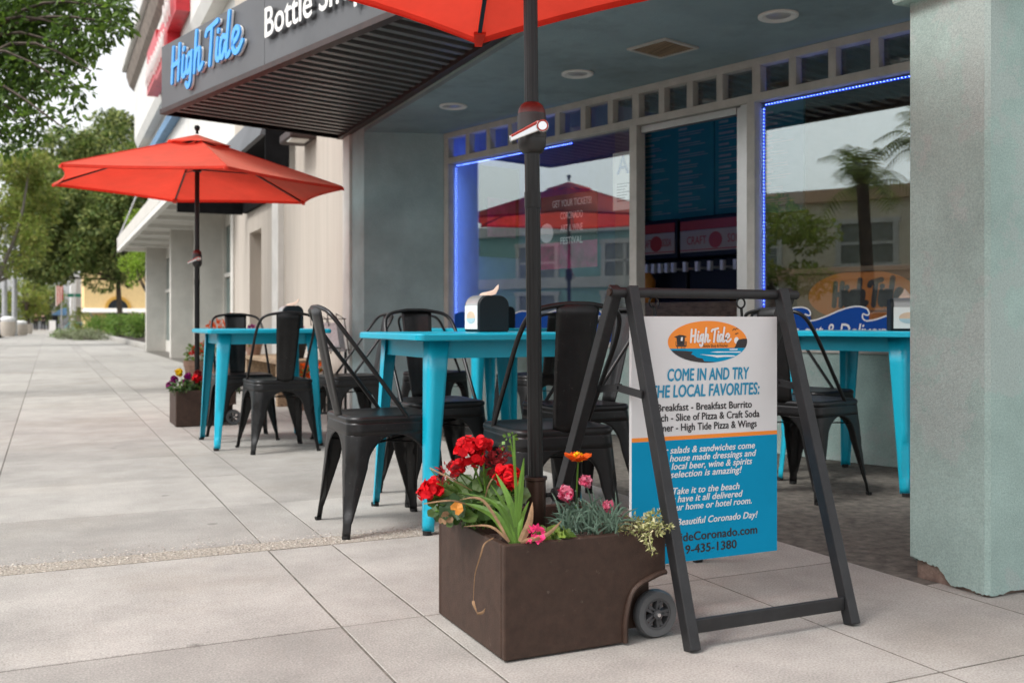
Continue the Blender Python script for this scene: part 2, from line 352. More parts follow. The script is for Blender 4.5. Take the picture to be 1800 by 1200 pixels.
# leaf-sized faces scattered through clumps
def leaves(mb, clumps, n, size, droop=.3, aspect=.45, rnd=random):
    vs = []; fs = []; tot = sum(c[1] ** 2 for c in clumps) or 1
    for c, r, sq in clumps:
        for _ in range(max(3, int(n * r * r / tot))):
            while True:
                d = Vector((rnd.uniform(-1, 1), rnd.uniform(-1, 1), rnd.uniform(-1, 1)))
                if .05 < d.length < 1: break
            d = d.normalized() * d.length ** .55
            p = Vector(c) + Vector((d.x * r, d.y * r, d.z * r * sq))
            ax = (d + Vector((rnd.gauss(0, .6), rnd.gauss(0, .6), rnd.gauss(-droop, .5)))).normalized()
            sd_ = ax.cross(Vector((rnd.gauss(0, 1), rnd.gauss(0, 1), rnd.gauss(0, 1)))).normalized(); nn = ax.cross(sd_)
            s_ = size * rnd.uniform(.6, 1.25); k = len(vs)
            vs += [p, p + ax * s_ * .45 + sd_ * s_ * aspect / 2 + nn * s_ * .06, p + ax * s_, p + ax * s_ * .45 - sd_ * s_ * aspect / 2 + nn * s_ * .06]
            fs.append((k, k + 1, k + 2, k + 3))
    mb.add(vs, fs)
def ball_clumps(c, rad, n, r, sq=.8, rnd=random, shell=.55):
    out = []
    for _ in range(n):
        while True:
            d = Vector((rnd.uniform(-1, 1), rnd.uniform(-1, 1), rnd.uniform(-1, 1)))
            if .1 < d.length < 1: break
        d = d.normalized() * (shell + (1 - shell) * d.length)
        out.append((Vector(c) + Vector((d.x * rad[0], d.y * rad[1], d.z * rad[2])), r * rnd.uniform(.6, 1.3), sq))
    return out
def tree(name, label, base, trunk_h, tr, crowns, n, size, leaf, bark='bark', group=None, nb=14, aspect=.45, seed=1, cl=.22, ncl=60):
    rnd = random.Random(seed); t = thing(name, label, 'tree', base, group=group); b = Vector(base)
    top = b + Vector((rnd.uniform(-.2, .2), rnd.uniform(-.2, .2), trunk_h))
    mb = MB(); mb.tube([b, b + (top - b) * .35 + Vector((.05, 0, 0)), b + (top - b) * .7, top], [tr * 1.3, tr, tr * .9, tr * .75], 10); clumps = []
    for c, rad in crowns: clumps += ball_clumps(c, rad, int(ncl / len(crowns)), cl * max(rad), rnd=rnd)
    for c, r, q in rnd.sample(clumps, min(nb, len(clumps))):
        mid = (top + c) / 2 + Vector((rnd.uniform(-.3, .3), rnd.uniform(-.3, .3), rnd.uniform(-.1, .4))); mb.tube(smooth([top, mid, c], 4), [tr * .5 * (1 - i / 9.5) + .008 for i in range(9)], 6)
    mb.build('trunk', bark, t, smooth=60)
    cb = MB(); leaves(cb, clumps, n, size, rnd=rnd, aspect=aspect); cb.build('crown', leaf, t)
    return t
# ================================================================== the ground
gb = MB(); gb.box(-400, 400, -300, 700, -.30, -.16); struct('ground', gb, 'asphalt')
rb = MB(); rb.box(-14.5, -2.25, -60, 160, -.16, -.13); struct('road', rb, 'asphalt')
bs_ = MB(); bs_.box(-2.0, 30, -20, 140, -.15, -.0012); struct('sidewalk_base', bs_, 'joint')
XJ = [-2.0, -1.15, -.229, .692, .917, 1.832, 2.40]
YJ = [-8 + .9 * k for k in range(10)] + [.72, 1.635, 2.535, 3.49]
YJ2 = [3.62, 4.41, 5.30, 6.20, 7.13, 8.07] + [8.07 + .92 * k for k in range(1, 9)]
YJ3 = [YJ2[-1] + 1.84 * k for k in range(1, 60)]
sb = MB(); rnd = random.Random(3)
def slab(x0, x1, y0, y1):
    g = .0024; e = .002; x0 += g; x1 -= g; y0 += g; y1 -= g; h = rnd.uniform(-.0005, .0008)
    sb.add([(x0, y0, -.03), (x1, y0, -.03), (x1, y1, -.03), (x0, y1, -.03), (x0, y0, -.002 + h), (x1, y0, -.002 + h), (x1, y1, -.002 + h), (x0, y1, -.002 + h),
            (x0 + e, y0 + e, h), (x1 - e, y0 + e, h), (x1 - e, y1 - e, h), (x0 + e, y1 - e, h)],
           [(0, 1, 5, 4), (1, 2, 6, 5), (2, 3, 7, 6), (3, 0, 4, 7), (4, 5, 9, 8), (5, 6, 10, 9), (6, 7, 11, 10), (7, 4, 8, 11), (8, 9, 10, 11)])
for ys in (YJ, YJ2 + YJ3):
    for a, b in zip(ys, ys[1:]):
        if b - a < .2: continue
        for i in range(len(XJ) - 1): slab(XJ[i], XJ[i + 1], a, b)
for a, b in zip([29.5] + [29.5 + 3 * k for k in range(1, 14)], [29.5 + 3 * k for k in range(1, 15)]):
    slab(2.4, 5.4, a, b); slab(5.4, 9, a, b)
for a, b in zip(YJ[:11], YJ[1:12]):
    for i in range(3): slab(2.4 + .93 * i, 2.4 + .93 * (i + 1), a, b)
for i in range(3): slab(2.4 + .93 * i, 2.4 + .93 * (i + 1), 1.635, 2.198)
struct('sidewalk', sb, 'concrete')
ab = MB(); ab.box(-2.0, 2.40, 3.4935, 3.6165, -.03, .0004); struct('pebble_strip', ab, 'aggregate')
pb = MB()
for _ in range(9500):
    x = rnd.uniform(-2, 2.39); y = 3.55 + abs(rnd.gauss(-.03, .05 + .05 * max(0, min(1, 1.2 - x)))) * rnd.choice((-.6, 1, 1)); r = rnd.uniform(.003, .008)
    if y < 3.496 or y > 4.0: continue
    pb.sphere((x, y, -.0025), r, 6, 3, (1, rnd.uniform(.6, 1), .7))
o = pb.build('pebbles', 'pebble', smooth=80); tag(o, 'exposed pebbles set along the strip across the sidewalk', 'pebbles'); o['kind'] = 'stuff'
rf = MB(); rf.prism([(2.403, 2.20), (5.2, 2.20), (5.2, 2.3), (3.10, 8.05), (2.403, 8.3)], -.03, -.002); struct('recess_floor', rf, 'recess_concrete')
kb = MB(); kb.box(-2.25, -2.004, -60, 120, -.16, .0); struct('kerb', kb, 'kerb', bevel=.02)
fk = MB(); fk.box(-20, -14.5, -60, 120, -.16, .0); struct('far_sidewalk', fk, 'kerb')

# ================================================================== the cafe building
LX, LY = 3.086, 8.02; UX, UY = .2661, -.9640; NX, NY = .9640, .2661
def S(p): return (LX + p[0] * UX + p[1] * NX, LY + p[0] * UY + p[1] * NY, p[2])     # along storefront, into shop, up
ZC = 2.415
cafe = thing('cafe_building', 'grey green stucco cafe front with recessed windows, soffit and thick corner pillar', 'building', (2.44, 2.2, 0))
# pillar: stucco shell with a broken lower edge over a brown core
def pillar_edge(x, y):
    z = .006 + .003 * (sin(y * 61) + sin(x * 47 + 1)) + rnd.uniform(0, .005)
    if abs(x - 2.44) < .01 and y > 2.14: z = .012 + min(1, (y - 2.14) / .05) * (.032 + .016 * min(1, (y - 2.14) / .12)) + rnd.uniform(-.004, .004)
    if y > 2.28 and x < 2.62 and abs(x - 2.44) >= .01: z = max(.006, .055 - (x - 2.44) * .4 + rnd.uniform(-.004, .004))
    return max(z, .002)
mb = MB(); ring = []; inset = lambda x, y: (x + (.014 if x < 2.8 else -.014), y + (.014 if y < 2.15 else -.014))
def seg_pts(a, b, n): return [(a[0] + (b[0] - a[0]) * i / n, a[1] + (b[1] - a[1]) * i / n) for i in range(n)]
cr_ = [(2.44, 2.294), (2.44, 2.022), (2.452, 2.010), (3.2, 2.010), (3.2, 2.294)]
for a, b, n in zip(cr_, cr_[1:] + cr_[:1], (40, 3, 60, 8, 40)): ring += seg_pts(a, b, n)
rnd = random.Random(5); rows = [[(x, y, pillar_edge(x, y)) for x, y in ring]]; rows.insert(0, [(*inset(x, y), z + .003) for x, y, z in rows[0]])
for z in (.10, .5, 1.0, 1.79): rows.append([(x, y, z) for x, y in ring])
mb.grid(rows, True); mb.build('pillar', 'stucco', cafe)
mb = MB(); mb.box(2.455, 3.18, 2.026, 2.279, -.01, 1.8); mb.build('pillar_core', 'pillar_core', cafe)
mb = MB(); mb.prism([(2.40, 1.97), (3.25, 1.97), (3.25, 2.335), (2.40, 2.335)], 1.785, 1.83); mb.prism([(2.415, 1.985), (3.25, 1.985), (3.25, 2.32), (2.415, 2.32)], 1.83, 3.2)
mb.build('pillar_cap', 'stucco', cafe, bevel=.012)
# wall above the soffit, left reveal wall
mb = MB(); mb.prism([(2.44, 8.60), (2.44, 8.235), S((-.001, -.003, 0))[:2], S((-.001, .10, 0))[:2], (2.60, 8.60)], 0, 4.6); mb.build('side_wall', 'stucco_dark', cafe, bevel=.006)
mb = MB(); mb.box(2.445, 2.70, 2.30, 8.235, ZC + .03, 4.6); mb.build('front_wall', 'stucco', cafe)
e_ = S((5.45, .6, 0))
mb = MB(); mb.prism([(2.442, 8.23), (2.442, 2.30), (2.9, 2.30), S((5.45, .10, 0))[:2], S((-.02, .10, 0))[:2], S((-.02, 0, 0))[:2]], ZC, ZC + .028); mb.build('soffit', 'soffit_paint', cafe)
# storefront
for nm, a, b in (('low_wall', 0, 2.235), ('low_wall', 3.155, 5.42)):
    m_ = MB(S); m_.box(a, b, .0, .14, 0, .615); m_.build(nm, 'stucco', cafe, bevel=.004)
for a, b in ((.0, 2.235), (3.155, 5.42)):
    m_ = MB(S); m_.box(a, b, -.015, .13, .615, .65); m_.build('window_sill', 'frame_paint', cafe, bevel=.003)
fr = MB(S)
for a, b, z0, z1, t1 in ((0, .062, .65, 2.15, .066), (2.17, 2.236, .0, 2.15, .085), (3.155, 3.213, .0, 2.15, .08)):
    fr.box(a, b, 0 if z0 else -.005, t1, z0, z1)
fr.box(0, 5.42, .001, .068, 2.15, 2.20); fr.box(0, 5.42, .001, .068, 2.367, ZC)
TP = [0] + [.275 * k + .03 for k in range(1, 8)] + [2.19] + [2.19 + .242 * k for k in range(1, 4)] + [3.19] + [3.19 + .264 * k for k in range(1, 9)]
for i, x in enumerate(TP):
    wd = .062 if i in (0, 8, 12) else .05
    fr.box(x, x + wd, .001, .064, 2.20, 2.367)
frame = fr.build('window_frame', 'frame_paint', cafe, bevel=.003)
for i, x in enumerate(TP[:-1]):
    g = MB(S); g.box(x + .05, TP[i + 1], .055, .061, 2.20, 2.367); g.build('transom_pane', 'window_glass', frame)
for a, b in ((.062, 2.17), (3.213, 5.42)):
    g = MB(S); g.box(a, b, .055, .063, .65, 2.15); g.build('window_pane', 'window_glass', frame)
m_ = MB(S)
m_.box(3.055, 3.085, .03, .075, .01, 2.14); m_.box(3.09, 3.15, .02, .065, .01, 2.15); m_.box(2.245, 3.05, .03, .08, 2.10, 2.145)
m_.build('door_track', 'aluminium', cafe, bevel=.002)
# soffit fittings
for px, py in ((797, 186), (1015, 129), (1368, 27)):
    d = F * (ZC - CAMH) / (HOR - py); x, y, _ = P(px, py, d)
    m_ = MB(); m_.lathe([(.062, ZC - .001), (.105, ZC - .001), (.105, ZC - .010), (.098, ZC - .014), (.078, ZC - .012), (.066, ZC - .003)], (x, y, 0), 32)
    dl = m_.build('downlight', 'white_trim', cafe, smooth=40)
    m_ = MB(); m_.lathe([(.001, ZC - .002), (.067, ZC - .002), (.060, ZC - .006), (.001, ZC - .006)], (x, y, 0), 24); m_.build('lens', 'aluminium', dl, smooth=40)
d = F * (ZC - CAMH) / (HOR - 84); x, y, _ = P(1165, 84, d)
def V(p): return (x + p[0] * NX + p[1] * UX, y + p[0] * NY + p[1] * UY, p[2])
m_ = MB(V); m_.box(-.15, .15, -.15, -.13, ZC - .012, ZC - .001); m_.box(-.15, .15, .13, .15, ZC - .012, ZC - .001); m_.box(-.15, -.13, -.13, .13, ZC - .012, ZC - .001); m_.box(.13, .15, -.13, .13, ZC - .012, ZC - .001)
vt = m_.build('vent', 'frame_paint', cafe)
m_ = MB(V); m_.box(-.13, .13, -.13, .13, ZC - .003, ZC - .001)
for k in range(12): m_.box(-.13, .13, -.125 + k * .0215, -.115 + k * .0215, ZC - .009, ZC - .003)
m_.build('grille', 'wood', vt)
# the room behind the glass
m_ = MB(S); m_.prism([(-.3, .13), (5.45, .13), (5.45, 4.2), (-.3, 4.2)], -.02, 0.0); m_.build('interior_floor', 'interior_floor', cafe)
m_ = MB(S); m_.box(-.35, 5.45, .14, 4.2, 3.0, 3.05)
for k in range(36): m_.box(.0 + k * .15, .06 + k * .15, .16, 4.1, 2.96, 3.0)
m_.build('interior_ceiling', 'interior_dark', cafe)
m_ = MB(S); m_.box(-.12, -.02, .11, 4.2, 0, 3.0); m_.build('interior_wall', 'blue_wall', cafe)
m_ = MB(S); m_.box(-.02, 2.3, 4.0, 4.2, 0, 3.0); m_.build('interior_wall', 'tan_wall', cafe)
m_ = MB(S); m_.box(2.3, 5.4, 4.0, 4.19, 0, 3.0); m_.build('interior_wall', 'interior_dark', cafe)
m_ = MB(S); m_.box(5.38, 5.48, .12, 4.0, 0, 3.0); m_.build('interior_wall', 'tan_wall', cafe)
m_ = MB(S); m_.box(-.12, 5.45, .105, .14, ZC, 3.0); m_.build('header_wall', 'interior_dark', cafe)

# ---- things inside the shop
ct = MB(S); ct.box(2.5, 5.36, 1.52, 2.05, 0, 1.16); ct.box(2.45, 5.36, 1.46, 2.1, 1.16, 1.20)
o = ct.build('counter', 'tan_wall', bevel=.005); tag(o, 'tan service counter carrying the oval sign inside the right window', 'counter')
def oval(xf, cx, cy, a, b, mat, depth, part, parent, n=48):
    m_ = MB(xf); m_.prism([(cx + a * cos(2 * pi * k / n), cy + b * sin(2 * pi * k / n)) for k in range(n)], 0, depth); return m_.build(part, mat, parent)
ov = thing('oval_sign', 'orange oval sign with dark brush lettering on the counter behind the glass', 'sign', S((3.05, 1.5, .8)))
ox = lambda p: S((3.05 + p[0], 1.512 - p[2], .985 + p[1]))
oval(ox, 0, 0, .43, .185, 'ink_orange', .02, 'board', ov)
high_tide(ox, -.22, -.07, .172, .165, .019, .003, .0215).build('lettering', 'ink_dark', ov)
text_mb('Coronado', lambda p: ox((p[0] + .13, p[1] - .12, p[2])), .18, .024, depth=.0235).build('small_lettering', 'ink_dark', ov)
mn = thing('menu_board', 'wide teal menu board with rows of pale print above the soda machines', 'menu', S((.8, 2.62, 1.78)))
m_ = MB(S); m_.box(-.10, .86, 2.60, 2.63, 1.79, 2.8); m_.build('panel', 'menu_teal', mn)
m_ = MB(S); m_.box(.87, 1.85, 2.60, 2.63, 1.79, 2.8); m_.build('panel', 'menu_teal', mn)
m_ = MB(S); rm = random.Random(8)
for bx in (-.06, .42, .92, 1.40):
    z = 2.70
    while z > 1.86:
        m_.box(bx, bx + rm.uniform(.10, .18), 2.597, 2.60, z, z + .020); z -= .034
        for _ in range(2): m_.box(bx, bx + rm.uniform(.22, .38), 2.597, 2.60, z, z + .007); z -= .022
        z -= .03
m_.build('print', 'menu_line', mn)
def soda(s0, s1, lab, words):
    t = thing('soda_machine', lab, 'soda machine', S(((s0 + s1) / 2, 2.4, 1.03)), group='soda machines behind the open door')
    m_ = MB(S); m_.box(s0, s1, 2.22, 2.55, 1.40, 1.78); m_.box(s0, s1, 2.36, 2.55, 1.03, 1.40); m_.box(s0, s1, 2.12, 2.55, 1.03, 1.06); m_.build('body', 'glass_black', t, bevel=.015)
    f = lambda p: S((s0 + p[0], 2.212 - p[2], 1.45 + p[1])); W = s1 - s0
    m_ = MB(f); m_.box(.02, W - .02, .0, .20, 0, .006); m_.build('front_panel', 'soda_cream', t)
    m_ = MB(f); m_.box(.02, W - .02, .205, .29, 0, .006); m_.box(.02, W - .02, .012, .022, .006, .008); m_.build('red_band', 'soda_red', t)
    m_ = MB(f); m_.prism([(W / 2 + .075 * cos(2 * pi * k / 24), .10 + .075 * sin(2 * pi * k / 24)) for k in range(24)], .006, .009); m_.build('emblem', 'soda_red', t)
    text_mb('CRAFT', lambda p: f((W * .25 + p[0], .07 + p[1], p[2])), W * .26, .075, depth=.009).build('lettering', 'soda_red', t)
    text_mb('SODA', lambda p: f((W * .77 + p[0], .07 + p[1], p[2])), W * .22, .075, depth=.009).build('lettering', 'soda_red', t)
    n = 6
    for k in range(n):
        x = s0 + W * (k + .5) / n; m_ = MB(S); m_.box(x - .018, x + .018, 2.20, 2.24, 1.27, 1.36); m_.box(x - .01, x + .01, 2.25, 2.36, 1.29, 1.31); m_.build('tap', 'card', t)
soda(.22, .72, 'left soda machine with cream and red header seen through the doorway', 'a')
soda(.75, 1.62, 'wider right soda machine with a row of white taps in the doorway', 'b')
m_ = MB(S); m_.box(.05, 2.1, 2.02, 2.62, 0, .98); bc = m_
o = bc.build('back_counter', 'wood', bevel=.004); tag(o, 'brown wooden back counter under the soda machines', 'counter')
m_ = MB(S)
m_.lathe([(.001, 0), (.10, 0), (.11, .02), (.11, .20), (.07, .26), (.05, .28), (.001, .28)], (0, 0, 0), 20)
jug = thing('drink_jug', 'orange drink jug with a red and yellow tag by the soda machines', 'jug', S((.40, 2.14, .98)))
m_ = MB(lambda p: S((.40 + p[0], 2.14 + p[1], .98 + p[2]))); m_.lathe([(.001, 0), (.08, 0), (.09, .02), (.09, .22), (.06, .27), (.045, .29), (.001, .29)], n=20); m_.build('jar', 'jug_orange', jug, smooth=50)
m_ = MB(lambda p: S((.40 + p[0], 2.14 + p[1], .98 + p[2]))); m_.box(-.05, .0, -.098, -.092, .13, .19); m_.build('tag', 'soda_red', jug)
# posters on the window
pv = thing('festival_poster', 'dark festival poster with pale lettering and pink disc in the left window', 'poster', S((1.58, .125, 1.3)))
pf = lambda p: S((1.46 + p[0], .09 - p[2], 1.50 + p[1]))
m_ = MB(pf); m_.box(-.31, .31, -.30, .26, 0, .004); m_.build('sheet', 'poster_dark', pv)
m_ = MB(pf); m_.prism([(-.24 + .075 * cos(2 * pi * k / 24), -.02 + .075 * sin(2 * pi * k / 24)) for k in range(24)], .004, .006); m_.build('disc', 'ink_white', pv)
m_ = MB(pf); m_.box(-.31, .31, -.30, -.10, .004, .0055); m_.build('band', 'poster_pink', pv)
for tx, wd, z in (('GET YOUR TICKETS!', .42, .17), ('CORONADO', .24, .075), ('ART & WINE', .24, -.02), ('FESTIVAL', .24, -.115)):
    text_mb(tx, lambda p: pf((.04 + p[0], z + p[1], p[2])), wd, .052, depth=.008).build('lettering', 'ink_white', pv)
pc = thing('grade_card', 'white inspection card with a large blue letter A', 'card', S((2.08, .12, 1.58)))
cf = lambda p: S((2.045 + p[0], .069 - p[2], 1.80 + p[1]))
m_ = MB(cf); m_.box(-.10, .10, -.21, .20, 0, .003); m_.build('sheet', 'card', pc)
text_mb('A', lambda p: cf((.0 + p[0], .045 + p[1], p[2])), .11, .13, bold=.03, depth=.005).build('lettering', 'decal_blue', pc)
m_ = MB(cf)
for k in range(7): m_.box(-.06, .06 - .02 * (k % 3), -.03 - k * .02, -.022 - k * .02, .003, .0045)
m_.build('print', 'fascia_grey', pc)
pt = thing('wall_poster', 'tall dark blue poster with a purple picture on the blue wall', 'poster', S((-.015, .72, 1.35)))
wf = lambda p: S((-.0185 + p[2], .62 + p[0], 1.78 + p[1]))
m_ = MB(wf); m_.box(-.22, .24, -.40, .41, 0, .012); m_.build('sheet', 'menu_teal' if False else 'poster_dark', pt)
m_ = MB(wf); m_.box(-.13, .20, -.22, .13, .012, .014); m_.build('picture', 'poster_pink', pt)
# LED strips
def led(label, segs, base, watts, lean):
    t = thing('light_strip', label, 'light strip', S(base), group='blue light strips in the windows')
    a = MB(S); b = MB(S)
    for (s0, z0), (s1, z1) in segs:
        L = sqrt((s1 - s0) ** 2 + (z1 - z0) ** 2); n = int(L / .021)
        if s0 == s1: a.box(s0 - .005, s0 + .005, .074, .079, z0, z1)
        else: a.box(s0, s1, .074, .079, z0 - .006, z0 + .006)
        for k in range(n):
            x, z = s0 + (s1 - s0) * (k + .5) / n, z0 + (z1 - z0) * (k + .5) / n; b.box(x - .002, x + .002, .0705, .084, z - .002, z + .002)
    a.build('strip', 'led_blue', t); b.build('diodes', 'led_white', t)
    ld = bpy.data.lights.new('strip_light', 'AREA'); ld.shape = 'RECTANGLE'; ld.size = 1.4; ld.size_y = .012; ld.color = (.28, .45, 1); ld.energy = watts
    lo = bpy.data.objects.new('strip_light', ld); COL.objects.link(lo); lo.parent = t; q = Vector(S((segs[0][0][0], .095, 1.4))); lo.location = q - t.location
    zv = -(Vector((NX, NY, 0)) + Vector((UX, UY, 0)) * lean).normalized(); xv = Vector((0, 0, 1)); yv = zv.cross(xv); lo.rotation_euler = Matrix((xv, yv, zv)).transposed().to_euler()
    ld = bpy.data.lights.new('strip_light', 'AREA'); ld.shape = 'RECTANGLE'; ld.size = 1.4; ld.size_y = .012; ld.color = (.10, .20, 1); ld.energy = watts * 1.5
    lo = bpy.data.objects.new('strip_light', ld); COL.objects.link(lo); lo.parent = t; q = Vector(S((segs[1][0][0] + .72, .095, 2.15))); lo.location = q - t.location
    zv = -(Vector((NX, NY, 0)) * .6 + Vector((0, 0, .8))).normalized(); xv = Vector((UX, UY, 0)); yv = zv.cross(xv); lo.rotation_euler = Matrix((xv, yv, zv)).transposed().to_euler()
led('glowing blue light strip round the left window', [((.078, .66), (.078, 2.12)), ((.086, 2.135), (1.52, 2.135))], (.1, .1, .65), 1.3, -.2)
led('glowing blue light strip round the right window', [((3.226, .66), (3.226, 2.12)), ((3.234, 2.135), (5.3, 2.135))], (3.26, .1, .65), .7, .8)
# wave decals
def wave(label, s0, s1, words, cx, wd, period, ph):
    t = thing('wave_decal', label, 'decal', S((s0, .08, .65)), group='wave decals on the windows')
    def crest(x0, h):     # one breaking wave, local outline from trough to curl and back
        p = period
        return [(x0, 0), (x0 + .12 * p, .006), (x0 + .3 * p, .028 * h), (x0 + .5 * p, .058 * h), (x0 + .68 * p, .078 * h), (x0 + .82 * p, .082 * h), (x0 + .93 * p, .071 * h), (x0 + .975 * p, .05 * h), (x0 + .965 * p, .034 * h),
                (x0 + .925 * p, .034 * h), (x0 + .885 * p, .040 * h), (x0 + .875 * p, .020 * h), (x0 + .90 * p, .006), (x0 + .94 * p, 0)]
    f = lambda p: S((p[0], .053 - p[2], .80 + p[1]))
    a = MB(f); b = MB(f); x = s0 + ph
    a.box(s0, s1, -.149, .0, 0, .0012)
    while x < s1:
        c = smooth(crest(x, 1), 4); c = [(min(max(u, s0), s1), v) for u, v in c]
        n = len(c); k0 = 12 * 4 // 1
        # the filled wave, cut in horizontal spans so that it stays flat
        up = [q for q in c[:7 * 4 + 1]]
        for q, r in zip(up, up[1:]):
            if r[0] > q[0] + 1e-6:
                lo0 = max(0, min(.0, q[1])); a.add([(q[0], 0, .0012), (r[0], 0, .0012), (r[0], max(r[1], 0), .0012), (q[0], max(q[1], 0), .0012)], [(0, 1, 2, 3)])
        if x > s0 - .2: b.stroke([(min(max(u, s0), s1), v) for u, v in crest(x, 1)], .0042, .0006, z=.0014)
        x += period * .94
    a.build('blue_wave', 'decal_blue', t); b.build('white_crest', 'ink_white', t)
    text_mb(words, lambda p: f((cx + p[0], -.103 + p[1], p[2])), wd, .09, bold=.015, shear=.25, depth=.0022, spacing=.95).build('lettering', 'ink_white', t)
wave('blue wave decal along the foot of the left window', .085, 2.165, 'Bottles  Soda', 1.45, .36, .42, -.22)
wave('blue wave decal along the foot of the right window', 3.24, 5.40, 'Take out & Delivery', 3.70, .76, .40, -.06)

# ================================================================== the wedge awning with the shop name
AX, AY = .824, 8.437; AZ0, AZ1 = 2.49, 3.0
def A(p): return (AX + p[0] * UX + p[1] * NX, AY + p[0] * UY + p[1] * NY, p[2])
aw = thing('awning', 'charcoal wedge shaped metal awning with raised shop lettering over the entrance', 'awning', (2.44, 6, AZ0))
SL = 5.95
for a, b in ((0, 1.80), (1.804, 3.9), (3.904, SL)):
    m_ = MB(A); m_.box(a, b, 0, .025, AZ0 + .012, AZ1); m_.build('fascia_panel', 'fascia_grey', aw, bevel=.002)
m_ = MB(A); m_.box(-.012, SL, -.012, .05, AZ0 - .03, AZ0 + .011); m_.build('edge_trim', 'awning_edge', aw, bevel=.003)
def dep(s): return (2.43 - AX - s * UX) / NX      # depth of the wedge at s
m_ = MB(A); m_.box(-.012, .03, .05, dep(0), AZ0 - .03, AZ0 + .05); m_.build('end_beam', 'black_awning', aw)
m_ = MB(); m_.bar(A((.0, dep(0) - .03, AZ0 - .012)), A((SL - .1, dep(SL - .1) - .03, AZ0 - .012)), .055, .05); m_.build('wall_beam', 'awning_edge', aw)
s = .09
while s < SL - .2: m_ = MB(A); m_.box(s, s + .052, .05, dep(s) - .045, AZ0 - .012, AZ0 + .022); m_.build('slat', 'slat', aw); s += .128
m_ = MB(); m_.prism([A((0.01, .03, 0))[:2], A((SL - .3, .03, 0))[:2], A((SL - .3, dep(SL - .3), 0))[:2], A((.01, dep(.01), 0))[:2]], AZ0 + .28, AZ0 + .30); m_.build('top_sheet', 'black_awning', aw)
m_ = MB(A); m_.box(0, .02, .03, dep(0), AZ0 + .05, AZ1); m_.build('end_panel', 'fascia_grey', aw)
af = lambda p: A((p[0], -.004 - p[2], p[1]))
high_tide(af, .275, 2.654, .385, .262, .0195, .012, .0).build('letter_edge', 'sign_white', aw)
high_tide(af, .268, 2.659, .385, .262, .0195, .014, .014).build('letter_face', 'sign_blue', aw)
text_mb('Bottle Shop', lambda p: af((1.875 + p[0], 2.662 + p[1], p[2])), 1.22, .195, bold=.022, depth=.03, align='L').build('letter_face', 'sign_white', aw)
text_mb('Bottle Shop', lambda p: af((1.87 + p[0], 2.659 + p[1], p[2])), 1.23, .201, bold=.035, depth=.012, align='L').build('letter_edge', 'fascia_grey', aw)
text_mb('& Kitchen', lambda p: af((3.30 + p[0], 2.685 + p[1], p[2])), 1.0, .205, bold=.035, depth=.03, align='L').build('letter_face', 'sign_white', aw)

# ================================================================== the neighbour building
nb = thing('neighbour_building', 'pale concrete building with ribbed wall, fins and curved cornice beyond the cafe', 'building', (2.5, 18, 0))
m_ = MB(); m_.box(2.47, 5.5, 8.61, 11.56, 0, 6.0); m_.box(2.47, 5.5, 11.90, 12.90, 0, 6.0); m_.box(2.47, 5.5, 13.72, 14.9, 0, 6.0); m_.box(2.75, 5.5, 12.9, 13.72, 0, 6); m_.box(2.47, 2.75, 12.9, 13.72, 2.0, 6.0); m_.build('wall', 'ribbed_wall', nb)
m_ = MB(); m_.box(2.415, 2.60, 8.602, 8.82, 0, 6.0); m_.build('pilaster', 'white_trim', nb, bevel=.004)
m_ = MB(); m_.box(2.40, 2.60, 11.56, 11.90, 0, 6.0); m_.build('pilaster', 'white_trim', nb, bevel=.004)
for y in (14.9, 18.9, 23.05, 29.1):
    m_ = MB(); m_.box(2.44, 2.95, y, y + .22, 0, 3.4); m_.build('fin', 'neighbour_paint', nb, bevel=.006)
m_ = MB(); m_.box(2.95, 5.5, 15.12, 29.3, 0, .3); m_.box(2.95, 5.5, 15.12, 29.3, 2.55, 3.4); m_.build('wall', 'neighbour_paint', nb)
for y0, y1 in ((15.12, 18.9), (19.12, 23.05), (23.27, 29.1)):
    m_ = MB()
    for k in range(5): yy = y0 + (y1 - y0) * k / 4; m_.box(2.93, 3.0, yy - .03, yy + .03, .3, 2.55)
    m_.box(2.93, 3.0, y0, y1, 1.62, 1.69); wf_ = m_.build('window', 'neighbour_paint', nb)
    m_ = MB(); m_.box(2.98, 3.0, y0, y1, .3, 2.55); m_.build('pane', 'teal_glass', wf_)
m_ = MB(); m_.box(1.74, 2.95, 14.6, 29.9, 2.86, 3.16); m_.build('canopy', 'neighbour_paint', nb, bevel=.02)
m_ = MB()
for k in range(9): m_.box(1.80, 2.9, 14.7 + k * 1.86, 14.85 + k * 1.86, 2.78, 2.86)
m_.box(1.74, 1.84, 14.6, 29.9, 2.76, 2.86); m_.build('canopy_rib', 'white_trim', nb)
m_ = MB(); m_.tube([(1.76, 29.8, 3.1), (2.25, 29.5, 4.4)], .022, 6); m_.build('canopy_stay', 'post_grey', nb)
m_ = MB(); m_.box(2.52, 5.5, 14.9, 29.4, 3.4, 6.0); m_.build('upper_wall', 'upper_wall', nb)
prof = [(2.30, 5.75), (2.22, 5.95), (2.22, 7.7), (2.08, 7.75), (2.00, 7.95), (1.94, 8.2), (2.04, 8.28), (5.5, 8.28), (5.5, 5.75)]
m_ = MB(lambda p: (p[0], p[2], p[1])); m_.prism([q for q in reversed(prof[:3])] + [(5.5, 7.7)][:0] + [], 0, 0) if False else None
m_.add([(x, z, 9.2) for x, z in prof[:3] + [(5.5, 7.7), (5.5, 5.75)]] + [(x, z, 30.2) for x, z in prof[:3] + [(5.5, 7.7), (5.5, 5.75)]],
       [(0, 1, 2, 3, 4), (9, 8, 7, 6, 5)] + [(i, (i + 1) % 5, 5 + (i + 1) % 5, 5 + i) for i in range(5)])
m_.build('upper_wall', 'upper_wall', nb)
